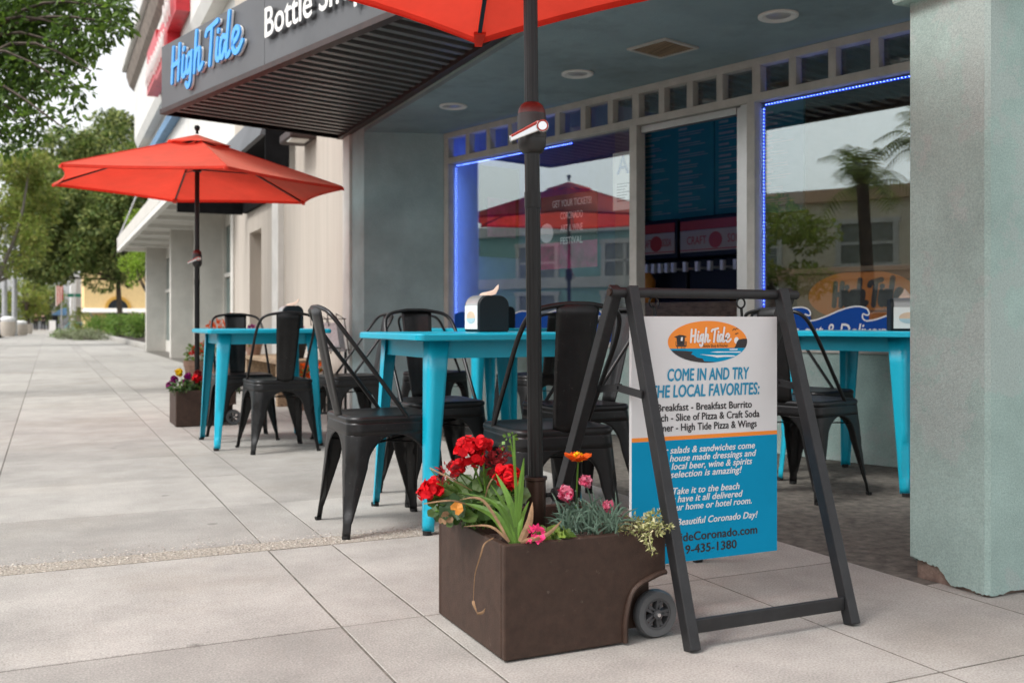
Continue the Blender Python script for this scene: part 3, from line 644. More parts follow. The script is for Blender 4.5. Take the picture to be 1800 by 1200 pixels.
m_ = MB(lambda p: (p[0], p[2], p[1])); pr = [(2.24, 7.4), (2.10, 7.55), (2.02, 7.8), (2.02, 7.95), (5.4, 7.95), (5.4, 7.4)]
m_.add([(x, z, 9.0) for x, z in pr] + [(x, z, 30.5) for x, z in pr], [tuple(range(6)), tuple(range(11, 5, -1))] + [(i, (i + 1) % 6, 6 + (i + 1) % 6, 6 + i) for i in range(6)])
m_.build('cornice', 'cornice_brown', nb)
m_ = MB(); m_.box(1.90, 5.4, 8.9, 30.6, 7.951, 8.25); m_.build('cornice_cap', 'upper_wall', nb, bevel=.03)
m_ = MB(); m_.hexa([(2.34, 20, 5.1), (2.52, 20, 5.1), (2.52, 28.5, 5.1), (2.34, 28.5, 5.1)], [(2.44, 20, 5.5), (2.52, 20, 5.5), (2.52, 28.5, 5.5), (2.44, 28.5, 5.5)]); m_.build('blue_awning', 'blue_canvas', nb)
m_ = MB(); m_.tube([(2.50, 12.6 + .9 * cos(t * pi / 12), 5.0 + .9 * sin(t * pi / 12)) for t in range(13)], .06, 6); m_.build('arch_trim', 'cornice_brown', nb, smooth=50)
# its box awning, light and red sign
ba = thing('box_awning', 'black box awning with grey top panel on the concrete wall', 'awning', (2.3, 12.4, 2.6))
m_ = MB(); m_.hexa([(2.08, 10.95, 2.83), (2.14, 10.95, 2.83), (2.14, 13.9, 2.83), (2.08, 13.9, 2.83)], [(2.20, 10.95, 3.22), (2.26, 10.95, 3.22), (2.26, 13.9, 3.22), (2.20, 13.9, 3.22)]); m_.build('top_panel', 'awning_grey', ba)
m_ = MB(); m_.box(2.14, 2.40, 10.95, 10.99, 2.50, 3.2); m_.box(2.405, 2.468, 11.92, 13.9, 2.28, 3.2); m_.box(1.55, 2.40, 13.86, 13.9, 2.26, 2.9); m_.box(2.14, 2.40, 10.99, 13.86, 2.84, 2.86); m_.build('shell', 'black_awning', ba)
wl = thing('wall_light', 'bronze flood light box high on the ribbed concrete wall', 'light', (2.44, 10.3, 2.7))
m_ = MB(); m_.box(2.20, 2.468, 10.0, 10.52, 2.655, 2.75); m_.build('housing', 'awning_edge', wl, bevel=.02)
m_ = MB(); m_.box(2.22, 2.40, 10.04, 10.24, 2.642, 2.655); m_.build('lens', 'card', wl)
rs = thing('red_sign', 'red sign with white script strokes high on the neighbour facade', 'sign', (2.1, 20.5, 5.9))
m_ = MB(); m_.box(1.98, 2.215, 17.9, 19.3, 6.15, 6.95); m_.box(1.98, 2.215, 19.3, 21.4, 5.7, 6.55); m_.box(1.98, 2.215, 21.4, 23.4, 5.8, 6.75); m_.build('backing', 'sign_red', rs)
m_ = MB(lambda p: (1.975 - p[2], 23.3 - p[0], 5.85 + p[1])); rr_ = random.Random(4)
for k in range(14): x = .12 + k * .36; b0 = .08 if x < 1.9 else (0. if x < 3.9 else .38); m_.stroke([(x, b0), (x + .05, b0 + .36)], .035, .02, off=k * .002); m_.stroke([(x + .10, b0 + .30), (x + .17, b0 + .02), (x + .25, b0 + .20)], .03, .02, off=.05 + k * .002)
m_.build('script', 'sign_white', rs)
# ================================================================== metal chairs and tables
def peri(h, r, s, k):
    L = r * pi / 4
    if abs(s) <= L: a = pi / 4 + s / r; x, y = h - r + r * cos(a), h - r + r * sin(a)
    elif s > L: x, y = h - r - (s - L), h
    else: x, y = h, h - r - (-s - L)
    for _ in range(k): x, y = -y, x
    return x, y
def leg_patch(hf, rf_, wf, zs, k, ns=13, groove=None):
    mb = MB(); rows = []
    for z in zs:
        h, r, w_ = hf(z), rf_(z), wf(z); row = []
        for i in range(ns):
            q = -1 + 2 * i / (ns - 1); s = q * w_; x, y = peri(h, r, s, k)
            if groove:
                g = groove(z, s)
                if g: l = sqrt(x * x + y * y); x -= x / l * g; y -= y / l * g
            row.append((x, y, z))
        rows.append(row)
    mb.grid(rows); return mb
def rounded(h, r, n=6):
    out = []
    for k in range(4):
        for i in range(n + 1):
            a = pi / 2 * k + pi / 2 * i / n; c = [(1, 1), (-1, 1), (-1, -1), (1, -1)][k]; out.append((c[0] * (h - r) + r * cos(a), c[1] * (h - r) + r * sin(a)))
    return out
CG = 'black metal chairs round the cafe tables'
def make_chair(label, loc, rz):
    t = thing('cafe_chair', label, 'chair', loc, rz, CG)
    hf = lambda z: .212 - .034 * (z / .44) ** .8; rf_ = lambda z: .020 + .035 * z / .44
    AP = .372
    def wf(z):
        full = rf_(z) * pi / 4 + hf(z) - rf_(z)
        if z < .055: return .019
        b = .021 + .046 * min(1, (z - .055) / .20)
        if z <= .26: return b
        q = (z - .26) / (AP - .26); return b + (full - b) * (1 - sqrt(max(0, 1 - q * q)))
    gv = lambda z, s: .0125 * max(0, 1 - (abs(s) / .019) ** 4) * max(0, 1 - abs((z - .185) / .115) ** 6) if .07 < z < .30 else 0
    zs = [0, .03, .052, .058, .075, .09, .11, .15, .19, .23, .25, .265, .285, .30, .315, .33, .342, .352, .36, .366, .370, AP]
    for k in range(4):
        lg = leg_patch(hf, rf_, wf, zs, k, 15, gv).build('leg', 'chair_metal', t, smooth=50, solid=.003, local=True)
        m = MB(); x, y = peri(hf(0), .02, 0, k); m.lathe([(.001, -.0), (.013, 0), (.014, .012), (.001, .012)], (x * .985, y * .985, 0), 10); m.build('foot_cap', 'rubber', lg, local=True)
    m = MB(); m.grid([[(x, y, z) for x, y in rounded(hf(z), rf_(z))] for z in (AP, .39, .41, .418)], True); m.build('seat_frame', 'chair_metal', t, smooth=50, solid=.003, local=True)
    m = MB(); rows = [[(x, y, z) for x, y in rounded(h, r)] for h, r, z in ((.180, .055, .416), (.184, .058, .424), (.184, .058, .434), (.178, .055, .441), (.168, .05, .443), (.150, .045, .438), (.10, .04, .433), (.04, .03, .431), (.012, .01, .431))]
    m.grid(rows, True); n = len(rows[0]); m.f.append(tuple(range(len(m.v) - n, len(m.v)))); m.build('seat', 'chair_metal', t, smooth=60, local=True)
    hp = smooth([(-.178, .045, .435), (-.178, -.08, .60), (-.176, -.19, .745), (-.150, -.245, .822), (-.07, -.262, .846), (0, -.266, .850), (.07, -.262, .846), (.150, -.245, .822), (.176, -.19, .745), (.178, -.08, .60), (.178, .045, .435)], 5)
    m = MB(); m.tube(hp, .0085, 8); m.build('back_frame', 'chair_metal', t, smooth=60, local=True)
    m = MB(); rows = []
    for i in range(13):
        q = i / 12; y = -.172 - .092 * q ** .9; z = .430 + .418 * q; hw = .050 + .026 * q ** .8; row = []
        for j in range(9):
            u = -1 + j / 4; dy = -.012 * (1 - u * u) + (.0045 if (.14 < q < .80 and abs(u) < .55 and not (abs(u) < .05)) else 0); row.append((u * hw, y + dy, z))
        rows.append(row)
    m.grid(rows); m.build('backrest', 'chair_metal', t, smooth=40, solid=.003, local=True)
    m = MB(); m.bar((-.17, -.17, .33), (.17, .17, .33), .022, .004); m.bar((-.17, .17, .326), (.17, -.17, .326), .022, .004); m.build('cross_brace', 'chair_metal', t, local=True)
    return t
TG = 'turquoise metal cafe tables'
def make_table(label, loc, rz):
    t = thing('cafe_table', label, 'table', loc, rz, TG); T = .385
    m = MB(); rows = [[(x, y, z) for x, y in rounded(h, r)] for h, r, z in ((T - .006, .028, .722), (T, .03, .726), (T, .03, .744), (T - .004, .028, .749), (T - .012, .024, .7505))]
    m.grid(rows, True); n = len(rows[0]); m.f.append(tuple(range(len(m.v) - n, len(m.v)))); m.f.append(tuple(reversed(range(n)))); m.build('tabletop', 'cyan_paint', t, smooth=35, local=True)
    m = MB(); a = .305
    for k in range(4):
        c, s = cos(k * pi / 2), sin(k * pi / 2); q = lambda x, y: (x * c - y * s, x * s + y * c)
        p = [q(-a + .04, a - .012), q(a - .04, a - .012), q(a - .04, a - .008), q(-a + .04, a - .008)]
        m.hexa([(*v, .655) for v in p], [(*v, .7225) for v in p])
    m.build('apron', 'cyan_paint', t, local=True)
    hf = lambda z: .338 - .030 * z / .72; rf_ = lambda z: .022; wf = lambda z: .030 + .042 * max(0, (z - .04) / .68)
    gv = lambda z, s: .008 * max(0, 1 - (abs(s) / .016) ** 4) * max(0, 1 - abs((z - .16) / .10) ** 6) if .06 < z < .26 else 0
    for k in range(4):
        lg = leg_patch(hf, rf_, wf, [0.012, .04, .06, .075, .09, .12, .16, .20, .23, .245, .26, .30, .45, .6, .722], k, 13, gv).build('leg', 'cyan_paint', t, smooth=50, solid=.003, local=True)
        m = MB(); x, y = peri(hf(0), .022, 0, k); m.lathe([(.001, 0), (.017, 0), (.018, .016), (.001, .016)], (x * .985, y * .985, 0), 10); m.build('foot_cap', 'rubber', lg, local=True)
    return t
AN = R(15.4)
tb = make_table('turquoise metal table behind the brown planter, nearest to the sidewalk slabs', (1.605, 3.82, 0), 0)
dup(tb, (1.265, 6.66, 0), 0, 'turquoise metal table farther down the sidewalk under the far red umbrella')
dup(tb, (3.745, 3.76, 0), R(18), 'turquoise metal table tucked beside the green stucco pillar')
dup(tb, (2.86, 6.62, 0), AN, 'turquoise metal table against the left window inside the recess')
ch = make_chair('nearest black metal chair, side on at the street side of the nearer table', (1.185, 3.75, 0), R(-90))
for x, y, r_, lab in (
    (1.60, 4.26, 180, 'black metal chair facing the camera from behind the nearer table'),
    (1.56, 3.07, -4, 'black metal chair seen from behind between umbrella pole and sandwich board'),
    (2.08, 3.82, 93, 'black metal chair on the shop side of the nearer table'),
    (1.30, 6.27, 3, 'black metal chair with its back to the camera at the far table'),
    (1.20, 6.95, 180, 'black metal chair behind the far table, facing the camera'),
    (1.83, 6.50, 92, 'black metal chair on the shop side of the far table, seen side on'),
    (3.17, 3.60, -90 + 15, 'black metal chair behind the sandwich board leg, facing the pillar table'),
    (3.62, 4.09, 180 + 17, 'black metal chair on the window side of the pillar table'),
    (2.52, 6.72, -50, 'black metal chair by the side wall at the recessed window table'),
    (2.98, 6.10, 15, 'black metal chair on the near side of the recessed window table')):
    dup(ch, (x, y, 0), R(r_), lab)

# ---- napkin dispensers
NG = 'black napkin dispensers on the cafe tables'
def dispenser(label, loc, rz, tall=True):
    t = thing('napkin_dispenser', label, 'napkin dispenser', loc, rz, NG); w_, d_, h_ = .070, .080, .155
    pr = [(-w_ + .006, 0), (w_ - .006, 0), (w_, .006)] + [(w_ - .045 + .045 * cos(a), h_ - .045 + .045 * sin(a)) for a in [i * pi / 16 for i in range(9)]] + [(-w_ + .045 - .045 * sin(a), h_ - .045 + .045 * cos(a)) for a in [i * pi / 16 for i in range(9)]] + [(-w_, .006)]
    m = MB(lambda p: (p[0], p[2], p[1])); m.prism(pr, -d_, d_); m.build('case', 'glass_black', t, bevel=.006, local=True, smooth=40)
    f = lambda p: (-w_ - .0015 - p[2], -p[0], p[1])
    m = MB(f); m.box(-.068, .068, .012, .112, 0, .002); cd = m.build('front_card', 'card', t, local=True)
    m = MB(f); m.prism([(.045 * cos(2 * pi * k / 24), .062 + .026 * sin(2 * pi * k / 24)) for k in range(24)], .002, .003); m.build('oval', 'pale_orange', cd, local=True)
    m = MB(f); m.prism([(.045 * cos(pi + pi * k / 12), .058 + .022 * sin(pi + pi * k / 12)) for k in range(13)], .003, .0036); m.build('sea', 'pale_sea', cd, local=True)
    m = MB(lambda p: (p[0], p[2], p[1])); m.v = []
    pts = [(-w_ - .002, .113)] + [(-w_ + .045 - .047 * cos(a), h_ - .045 + .047 * sin(a)) for a in [i * pi / 16 for i in range(8)]]
    m.grid([[(x, z, y) for x, z in pts] for y in (-.066, .066)]); m.build('top_plate', 'aluminium', t, smooth=60, local=True)
    m = MB(); pts = [(-.035, .1555), (-.02, .168), (.0, .172), (.03, .180), (.055, .205)]; wd = [.03, .045, .04, .03, .006]
    m.grid([[(x, s * q, z - .018 * abs(s) ** 2) for s in (-1, -.5, 0, .5, 1)] for (x, z), q in zip(pts, wd)]); m.build('napkin', 'napkin', t, smooth=60, local=True)
    return t
dispenser('black napkin dispenser with pale card and folded napkin on the nearer table', (1.71, 3.93, .7508), 0)
dispenser('black napkin dispenser on the far table below the far umbrella', (1.50, 6.80, .7508), 0)
dispenser('black napkin dispenser on the table by the pillar, card facing the camera', (3.70, 3.50, .7508), R(52))
dispenser('small black napkin dispenser on the recessed window table', (2.94, 6.50, .7508), R(12))

# ================================================================== planters and umbrellas
def planter(label, x0, y0, loc_z=0.):
    t = thing('wheeled_planter', label, 'planter', (x0 + .22, y0 + .21, 0), group='brown wheeled planters carrying the umbrellas')
    X, Y, H, W = x0, y0, .2735, .018; x1, y1 = X + .445, Y + .43
    # front and back walls carry a quarter-round wheel notch at the right end
    def wall(ya, yb):
        n = 10; arc = [(x1 - .085 + .0 - .085 * sin(pi / 2 * i / n) + .0, .0) for i in range(1)]
        pts = [(X, .004), (x1 - .118, .004), (x1 - .116, .06)]
        pts += [(x1 - .114 + .082 - .082 * cos(pi / 2 * i / n), .075 + .082 * sin(pi / 2 * i / n) + 0) for i in range(n + 1)]
        pts += [(x1, .163), (x1, H), (X, H)]
        m = MB(lambda p: (p[0], p[2], p[1])); m.v = []; k = len(pts)
        m.add([(x, z, ya) for x, z in pts] + [(x, z, yb) for x, z in pts], [tuple(range(k)), tuple(reversed(range(k, 2 * k)))] + [(i, k + i, k + (i + 1) % k, (i + 1) % k) for i in range(k)])
        return m
    m = wall(Y, Y + W); m2 = wall(y1 - W, y1); m.add(m2.v and [tuple((v[0], v[2], v[1])) for v in m2.v], m2.f) 
    m.xf = ident
    m.box(X, X + W, Y + W, y1 - W, .004, H); m.box(x1 - W, x1, Y + W, y1 - W, .163, H); m.box(X + W, x1 - .119, Y + W, y1 - W, .004, .02)
    body = m.build('box', 'planter_brown', t, bevel=.004)
    m = MB(); m.tube(smooth([(x1 - .120, Y - .004, .006), (x1 - .118, Y - .004, .07), (x1 - .094, Y - .004, .134), (x1 - .03, Y - .004, .163), (x1 - .002, Y - .004, .168)], 6), .007, 6); m.build('arch_rim', 'planter_brown', body, smooth=60)
    m = MB(); m.box(x1 - .118, x1 - W, Y + .05, Y + .06, .02, .2); m.build('wheel_well', 'planter_brown', body)
    m = MB(); rows = []; rg = random.Random(2)
    for i in range(15): rows.append([(X + W + .001 + (x1 - X - 2 * W - .002) * j / 14, Y + W + .001 + (y1 - Y - 2 * W - .002) * i / 14, .205 + rg.uniform(-.012, .012)) for j in range(15)])
    m.grid(rows); m.build('soil', 'soil', t)
    for yy in (Y + .022, y1 - .022):
        c = (x1 - .018, yy, .0595)
        m = MB(); m.lathe([(.040, -.013), (.055, -.015), (.0595, -.008), (.0595, .008), (.055, .015), (.040, .013), (.040, -.013)], c, 40, 'y'); wh = m.build('wheel', 'wheel_grey', t, smooth=40)
        m = MB(); m.lathe([(.034, -.011), (.041, -.012), (.041, .012), (.034, .011), (.034, -.011)], c, 32, 'y'); m.lathe([(.001, -.016), (.012, -.016), (.013, .014), (.001, .014)], c, 16, 'y')
        for k in range(10):
            a = 2 * pi * (k // 2) / 5 + (.16 if k % 2 else -.16); m.bar((c[0] + .010 * cos(a), c[1], c[2] + .010 * sin(a)), (c[0] + .037 * cos(a), c[1], c[2] + .037 * sin(a)), .008, .020, (0, 1, 0))
        m.build('hub', 'hub_grey', wh, smooth=40)
        m = MB(); m.lathe([(.001, -.021), (.005, -.021), (.006, -.015), (.001, -.015)], c, 10, 'y'); m.build('axle_bolt', 'chrome', wh)
    px, py = X + .18, Y + .20
    m = MB(); m.lathe([(.001, .19), (.0265, .19), (.0265, .385), (.030, .387), (.030, .394), (.001, .394)], (px, py, 0), 28); m.build('pole_sleeve', 'sleeve_brown', t, smooth=40)
    m = MB(); m.lathe([(.001, 0), (.006, 0), (.006, .02), (.017, .022), (.019, .034), (.015, .042), (.001, .042)], (px + .026, py - .006, .345), 12, 'x'); m.build('clamp_knob', 'rubber', t, smooth=40)
    return t, (px, py)
_, pp1 = planter('brown wheeled planter in the foreground beside the sandwich board', .958, 2.100)
_, pp2 = planter('brown wheeled planter far down the sidewalk under the far umbrella', .872, 7.88)

def umbrella(label, loc, tilt, lean, rot=13.5, td=0., zo=0.):
    t = thing('patio_umbrella', label, 'umbrella', loc, 0, 'red patio umbrellas'); lx = lambda z: -lean * max(0, z - .39)
    pole = MB(lambda p: (p[0] + lx(p[2]), p[1], p[2])); pole.lathe([(.001, .395), (.0195, .395), (.0195, 1.09), (.001, 1.09)], n=32, flute=.05)
    pole.lathe([(.0212, 1.085), (.0212, 1.125), (.001, 1.125)], n=28); pole.lathe([(.001, 1.125), (.0195, 1.125), (.0195, 1.24), (.001, 1.24)], n=32, flute=.05)
    pole.lathe([(.001, 1.34), (.0182, 1.34), (.0182, 2.20 + zo), (.001, 2.20 + zo)], n=32, flute=.05); pole.build('pole', 'pole_black', t, smooth=30, local=True)
    h = MB(lambda p: (p[0] + lx(p[2]), p[1], p[2])); h.lathe([(.015, 1.222), (.026, 1.226), (.034, 1.238), (.0365, 1.252), (.0365, 1.262), (.0375, 1.263), (.0375, 1.316), (.0365, 1.318), (.0365, 1.325)], n=32)
    hs_ = h.build('crank_housing', 'housing', t, smooth=40, local=True)
    h = MB(lambda p: (p[0] + lx(p[2]), p[1], p[2])); h.lathe([(.0365, 1.325), (.0345, 1.336), (.028, 1.348), (.018, 1.355), (.001, 1.356)], n=32); h.build('housing_cap', 'housing_red', hs_, smooth=40, local=True)
    c, s = cos(-YAW), sin(-YAW); q = lambda p: (p[0] * c - p[1] * s + lx(1.28), p[0] * s + p[1] * c, p[2])
    h = MB(q); h.hexa([(-.056, -.056, 1.244), (.018, -.050, 1.274), (.018, -.042, 1.274), (-.056, -.048, 1.244)], [(-.058, -.056, 1.260), (.016, -.050, 1.302), (.016, -.042, 1.302), (-.058, -.048, 1.260)])
    h.lathe([(.001, -.054), (.016, -.054), (.017, -.036), (.001, -.036)], (.026, 0, 1.286), 20, 'y'); hd = h.build('crank_handle', 'chrome', hs_, bevel=.003, local=True)
    h = MB(q); h.hexa([(-.052, -.0572, 1.256), (.012, -.0515, 1.290), (.012, -.0505, 1.290), (-.052, -.056, 1.256)], [(-.052, -.0572, 1.260), (.012, -.0515, 1.296), (.012, -.0505, 1.296), (-.052, -.056, 1.260)])
    h.lathe([(.011, -.0555), (.0145, -.0555), (.0145, -.054), (.011, -.054), (.011, -.0555)], (.026, 0, 1.286), 20, 'y'); h.build('handle_stripe', 'soda_red', hd, local=True)
    Rr, ZA, ZR = 1.155, 2.235, 1.862
    def tl(p):
        lat = p[0] * cos(YAW) - p[1] * sin(YAW); dp = p[0] * sin(YAW) + p[1] * cos(YAW); return (p[0] + lx(p[2]), p[1], p[2] - tilt * lat - td * dp + zo)
    ang = [R(rot + 60 * k) for k in range(6)]
    def ring(f, sag=0., bow=.055):
        row = []
        for k in range(6):
            a, b = ang[k], ang[k] + R(60); pa, pb_ = Vector((cos(a), sin(a), 0)), Vector((cos(b), sin(b), 0))
            for j in range(10):
                u = j / 10; m_ = pa.lerp(pb_, u) * (1 - bow * f * 4 * u * (1 - u)); z = ZA + (ZR - ZA) * f - sag * 4 * u * (1 - u) * sin(pi * f); row.append((m_.x * Rr * f, m_.y * Rr * f, z))
        return row
    m = MB(tl); m.grid([ring(f, .035) for f in (.16, .3, .45, .6, .75, .88, .97, 1.0)] , True)
    rim = ring(1.0); m.grid([rim, [(x * .999, y * .999, z - .022) for x, y, z in rim]], True)
    cn = m.build('canopy', 'fabric_red', t, smooth=25, local=True)
    m = MB(tl); m.grid([[(x, y, z + .022) for x, y, z in ring(f, 0, .10 if f > .2 else .03)] for f in (.01, .10, .20, .235)], True); m.build('vent_cap', 'fabric_red', cn, smooth=25, local=True)
    m = MB(tl)
    for k in range(6):
        a = ang[k]; m.tube([(cos(a) * Rr * f, sin(a) * Rr * f, ZA + (ZR - ZA) * f + .0015) for f in (.17, .4, .6, .8, .99)], .0035, 5)
    for dz in (.004,): m.tube([(x * 1.001, y * 1.001, z - .016) for x, y, z in rim], .0025, 5, closed=True)
    m.build('seam', 'fabric_red', cn, local=True)
    for k in range(6):
        a = ang[k]; e = lambda f, dz: (cos(a) * Rr * f, sin(a) * Rr * f, ZA + (ZR - ZA) * f - dz)
        m = MB(tl); m.bar(e(.03, .02), e(.985, .012), .014, .010); rb = m.build('rib', 'pole_black', t, local=True)
        m = MB(tl); m.bar((cos(a) * .03, sin(a) * .03, 1.985), e(.50, .02), .011, .008); m.build('strut', 'pole_black', rb, local=True)
        m = MB(tl); sx, sy = -sin(a) * .022, cos(a) * .022; b0, b1 = e(.955, .017), e(1.002, .012); m.hexa([(b0[0] - sx, b0[1] - sy, b0[2] - .006), (b1[0] - sx * .6, b1[1] - sy * .6, b1[2] - .016), (b1[0] + sx * .6, b1[1] + sy * .6, b1[2] - .016), (b0[0] + sx, b0[1] + sy, b0[2] - .006)],
            [(b0[0] - sx, b0[1] - sy, b0[2] + .004), (b1[0] - sx * .6, b1[1] - sy * .6, b1[2] + .006), (b1[0] + sx * .6, b1[1] + sy * .6, b1[2] + .006), (b0[0] + sx, b0[1] + sy, b0[2] + .004)]); m.build('rib_pocket', 'fabric_red', rb, local=True)
    m = MB(tl); m.lathe([(.001, 1.965), (.033, 1.965), (.035, 2.00), (.022, 2.02), (.001, 2.02)], n=20); m.build('hub', 'pole_black', t, smooth=40, local=True)
    m = MB(tl); m.lathe([(.001, 2.26), (.012, 2.262), (.010, 2.285), (.018, 2.293), (.022, 2.308), (.018, 2.324), (.001, 2.330)], n=16); m.build('finial', 'pole_black', t, smooth=60, local=True)
    return t
umbrella('red patio umbrella in the foreground planter, canopy cut off by the frame', (pp1[0], pp1[1], 0), -.05, .012, 13.5, .14, .15)
umbrella('red patio umbrella over the far turquoise table', (pp2[0], pp2[1], 0), .02, .0, 32)

# ================================================================== sandwich board
sg = thing('sandwich_board', 'black A-frame sidewalk sign with a hanging white and blue menu panel', 'sandwich board', (1.65, 2.27, 0))
XL, XR_, YF, YT, YB, ZT = 1.403, 1.906, 1.985, 2.270, 2.735, .872
def leg(x, y0, y1, name='leg'):
    m = MB(); m.bar((x, y0, .002), (x, y1, ZT + .012), .034, .030, (1, 0, 0)); return m.build(name, 'frame_black', sg, bevel=.003)
leg(XL, YF, YT - .004); leg(XR_, YF, YT - .004); leg(XL - .040, YB, YT + .004); leg(XR_ + .040, YB, YT + .004)
m = MB(); m.bar((XL + .016, YF + .016, .055), (XR_ - .016, YF + .016, .055), .012, .034); m.build('cross_bar', 'frame_black', sg, bevel=.002)
m = MB(); m.bar((XL - .024, YB - .02, .055), (XR_ + .024, YB - .02, .055), .012, .034); m.build('cross_bar', 'frame_black', sg, bevel=.002)
m = MB(); m.tube([(XL - .06, YT, ZT - .002), (XR_ + .06, YT, ZT - .002)], .0135, 16); m.build('top_bar', 'frame_black', sg, smooth=40)
for x in (XL - .062, XR_ + .062):
    m = MB(); m.lathe([(.001, -.004), (.010, -.004), (.010, .004), (.001, .004)], (x, YT, ZT - .002), 14, 'x'); m.build('pivot_bolt', 'sleeve_brown', sg, smooth=40)
for x in (XL + .024 - .044, XR_ + .020):
    zz = .605; ya = YF + (YT - YF) * zz / ZT; yb = YB + (YT - YB) * zz / ZT; ym = (ya + yb) / 2
    m = MB(); m.bar((x, ya - .005, zz), (x, ym + .01, zz + .012), .004, .020); m.bar((x + .005, ym - .01, zz + .012), (x + .005, yb + .005, zz), .004, .020); m.lathe([(.001, -.006), (.005, -.006), (.005, .006), (.001, .006)], (x, ym, zz + .012), 10, 'x'); m.build('spreader', 'frame_black', sg)
PX0, PX1, PZ0, PZ1 = 1.404, 1.892, .138, .807
for x in (1.478, 1.768):
    m = MB(); ri = [(x + .014 * cos(2 * pi * k / 16), YT, ZT - .027 + .014 * sin(2 * pi * k / 16)) for k in range(16)]; m.tube(ri, .0028, 6, closed=True); m.tube([(x, YT - .002, ZT - .040), (x + .003, YT - .001, ZT - .062), (x + .002, YT, PZ1 - .012)], .0045, 6); m.build('hook', 'chair_metal', sg, smooth=60)
pnl = MB(); pnl.box(PX0, PX1, YT - .006, YT + .006, PZ0, PZ1); panel = pnl.build('panel', 'board_white', sg, bevel=.0015)
PF = YT - .006
pf_ = lambda p: (p[0], PF - p[2], p[1])
ZZ = lambda y: CAMH - (y - HOR) / F * 2.745
m = MB(pf_); m.box(PX0 + .001, PX1 - .001, PZ0 + .001, ZZ(770), .0, .0006); m.build('blue_field', 'board_blue', panel)
m = MB(pf_); m.box(PX0 + .001, PX1 - .001, ZZ(770), ZZ(763), .0, .0007); m.build('orange_stripe', 'ink_orange', panel)
PXM = F / 2.745
CXp = lambda px: 1.653 + (px - 1240) / PXM * 1.045     # panel x from the photo's column
lines = [('COME IN AND TRY', 657, 1241, 167, 21, 'ink_blue', .045, .10), ('THE LOCAL FAVORITES:', 685, 1236, 222, 21, 'ink_blue', .045, .10),
         ('Breakfast - Breakfast Burrito', 713, 1234, 193, 12.5, 'ink_dark', .032, 0), ('Lunch - Slice of Pizza & Craft Soda', 730.5, 1234, 226, 12.5, 'ink_dark', .032, 0), ('Dinner - High Tide Pizza & Wings', 748, 1233, 216, 12.5, 'ink_dark', .032, 0),
         ('Our salads & sandwiches come', 787, 1234, 206, 11.5, 'ink_white', .036, .25), ('with house made dressings and', 801, 1234, 212, 11.5, 'ink_white', .036, .25), ('our local beer, wine & spirits', 815, 1234, 194, 11.5, 'ink_white', .036, .25), ('selection is amazing!', 829, 1236, 146, 11.5, 'ink_white', .036, .25),
         ('Take it to the beach', 858, 1236, 136, 11.5, 'ink_white', .036, .25), ('or have it all delivered', 872, 1234, 154, 11.5, 'ink_white', .036, .25), ('to your home or hotel room.', 886, 1235, 190, 11.5, 'ink_white', .036, .25),
         ('Have a Beautiful Coronado Day!', 912, 1234, 218, 11.5, 'ink_white', .036, .25), ('HighTideCoronado.com', 939, 1236, 212, 15, 'ink_dark', .036, 0), ('619-435-1380', 961, 1234, 128, 15, 'ink_dark', .036, 0)]
for tx, y, xc, wd, cp, mt, bo, sh in lines:
    c = cp / PXM; text_mb(tx, lambda p: pf_((CXp(xc) + p[0], ZZ(y) - c / 2 + p[1], p[2])), wd / PXM * 1.04, c, bold=bo, shear=sh, depth=.0012, spacing=1.02).build('lettering', mt, panel)
# the oval emblem
EX, EZ, EA, EB = 1.652, ZZ(600.5), .1325, .0575
ef = lambda p: pf_((EX + p[0], EZ + p[1], p[2]))
def clip_oval(pts): return [(x, y) if (x / EA) ** 2 + (y / EB) ** 2 <= 1 else tuple(v / sqrt((x / EA) ** 2 + (y / EB) ** 2) for v in (x, y)) for x, y in pts]
em = oval(ef, 0, 0, EA, EB, 'ink_orange', .0008, 'emblem', panel, 64)
zs_ = -.018; a0 = math.asin(zs_ / EB)
m = MB(ef); m.prism([(EA * cos(t), EB * sin(t)) for t in [a0 - (pi + 2 * a0) * k / 30 for k in range(31)]][::-1], .0, .0012); m.build('sea', 'board_blue', em)
def blob(pts, mt, z0, name):
    m = MB(ef); pts = clip_oval(pts); m.prism(pts, 0, z0); m.build(name, mt, em)
blob([(-.122, -.0225)] + [(EA * cos(t), EB * sin(t)) for t in [pi + .40 + .105 * k for k in range(14)]] + [(-.014, -.0535), (-.020, -.046), (-.038, -.043), (-.050, -.036), (-.058, -.034), (-.052, -.027), (-.075, -.0245)], 'ink_dark', .0015, 'sand')
blob([(.088, -.018)] + [(.094, -.010), (.096, -.002), (.102, .005), (.118, .0075), (.131, .0075)] + [(EA * cos(t), EB * sin(t)) for t in [.10, .0, -.1, -.2, -.31]], 'ink_dark', .0015, 'headland')
m = MB(ef); m.prism([(.0955 + .0080 * cos(2 * pi * k / 20), .003 + .0095 * sin(2 * pi * k / 20)) for k in range(20)], 0, .0013); m.build('sun_disc', 'ink_white', em)
blob([(-.030, -.034), (.0, -.036), (.03, -.0375), (.06, -.0375), (.085, -.0385), (.094, -.0405), (.08, -.0425), (.05, -.0425), (.03, -.044), (.012, -.0405)], 'ink_white', .0016, 'surf')
blob([(.005, -.0285), (.03, -.027), (.06, -.0278), (.112, -.028), (.106, -.0315), (.07, -.0305), (.03, -.0305)], 'ink_white', .0016, 'surf')
blob([(.07, -.021), (.10, -.0205), (.097, -.0235), (.073, -.0238)], 'ink_white', .0016, 'surf')
m = MB(ef)
m.prism([(-.113, .014), (-.096, .0195), (-.083, .0185), (-.071, .0145), (-.078, .0125), (-.079, -.009), (-.103, -.009), (-.105, .011)], 0, .0014)
m.box(-.107, -.073, -.0125, -.0095, 0, .0014)
for x in (-.102, -.090, -.084, -.078): m.box(x - .0008, x + .0008, -.0185, -.0125, 0, .0014)
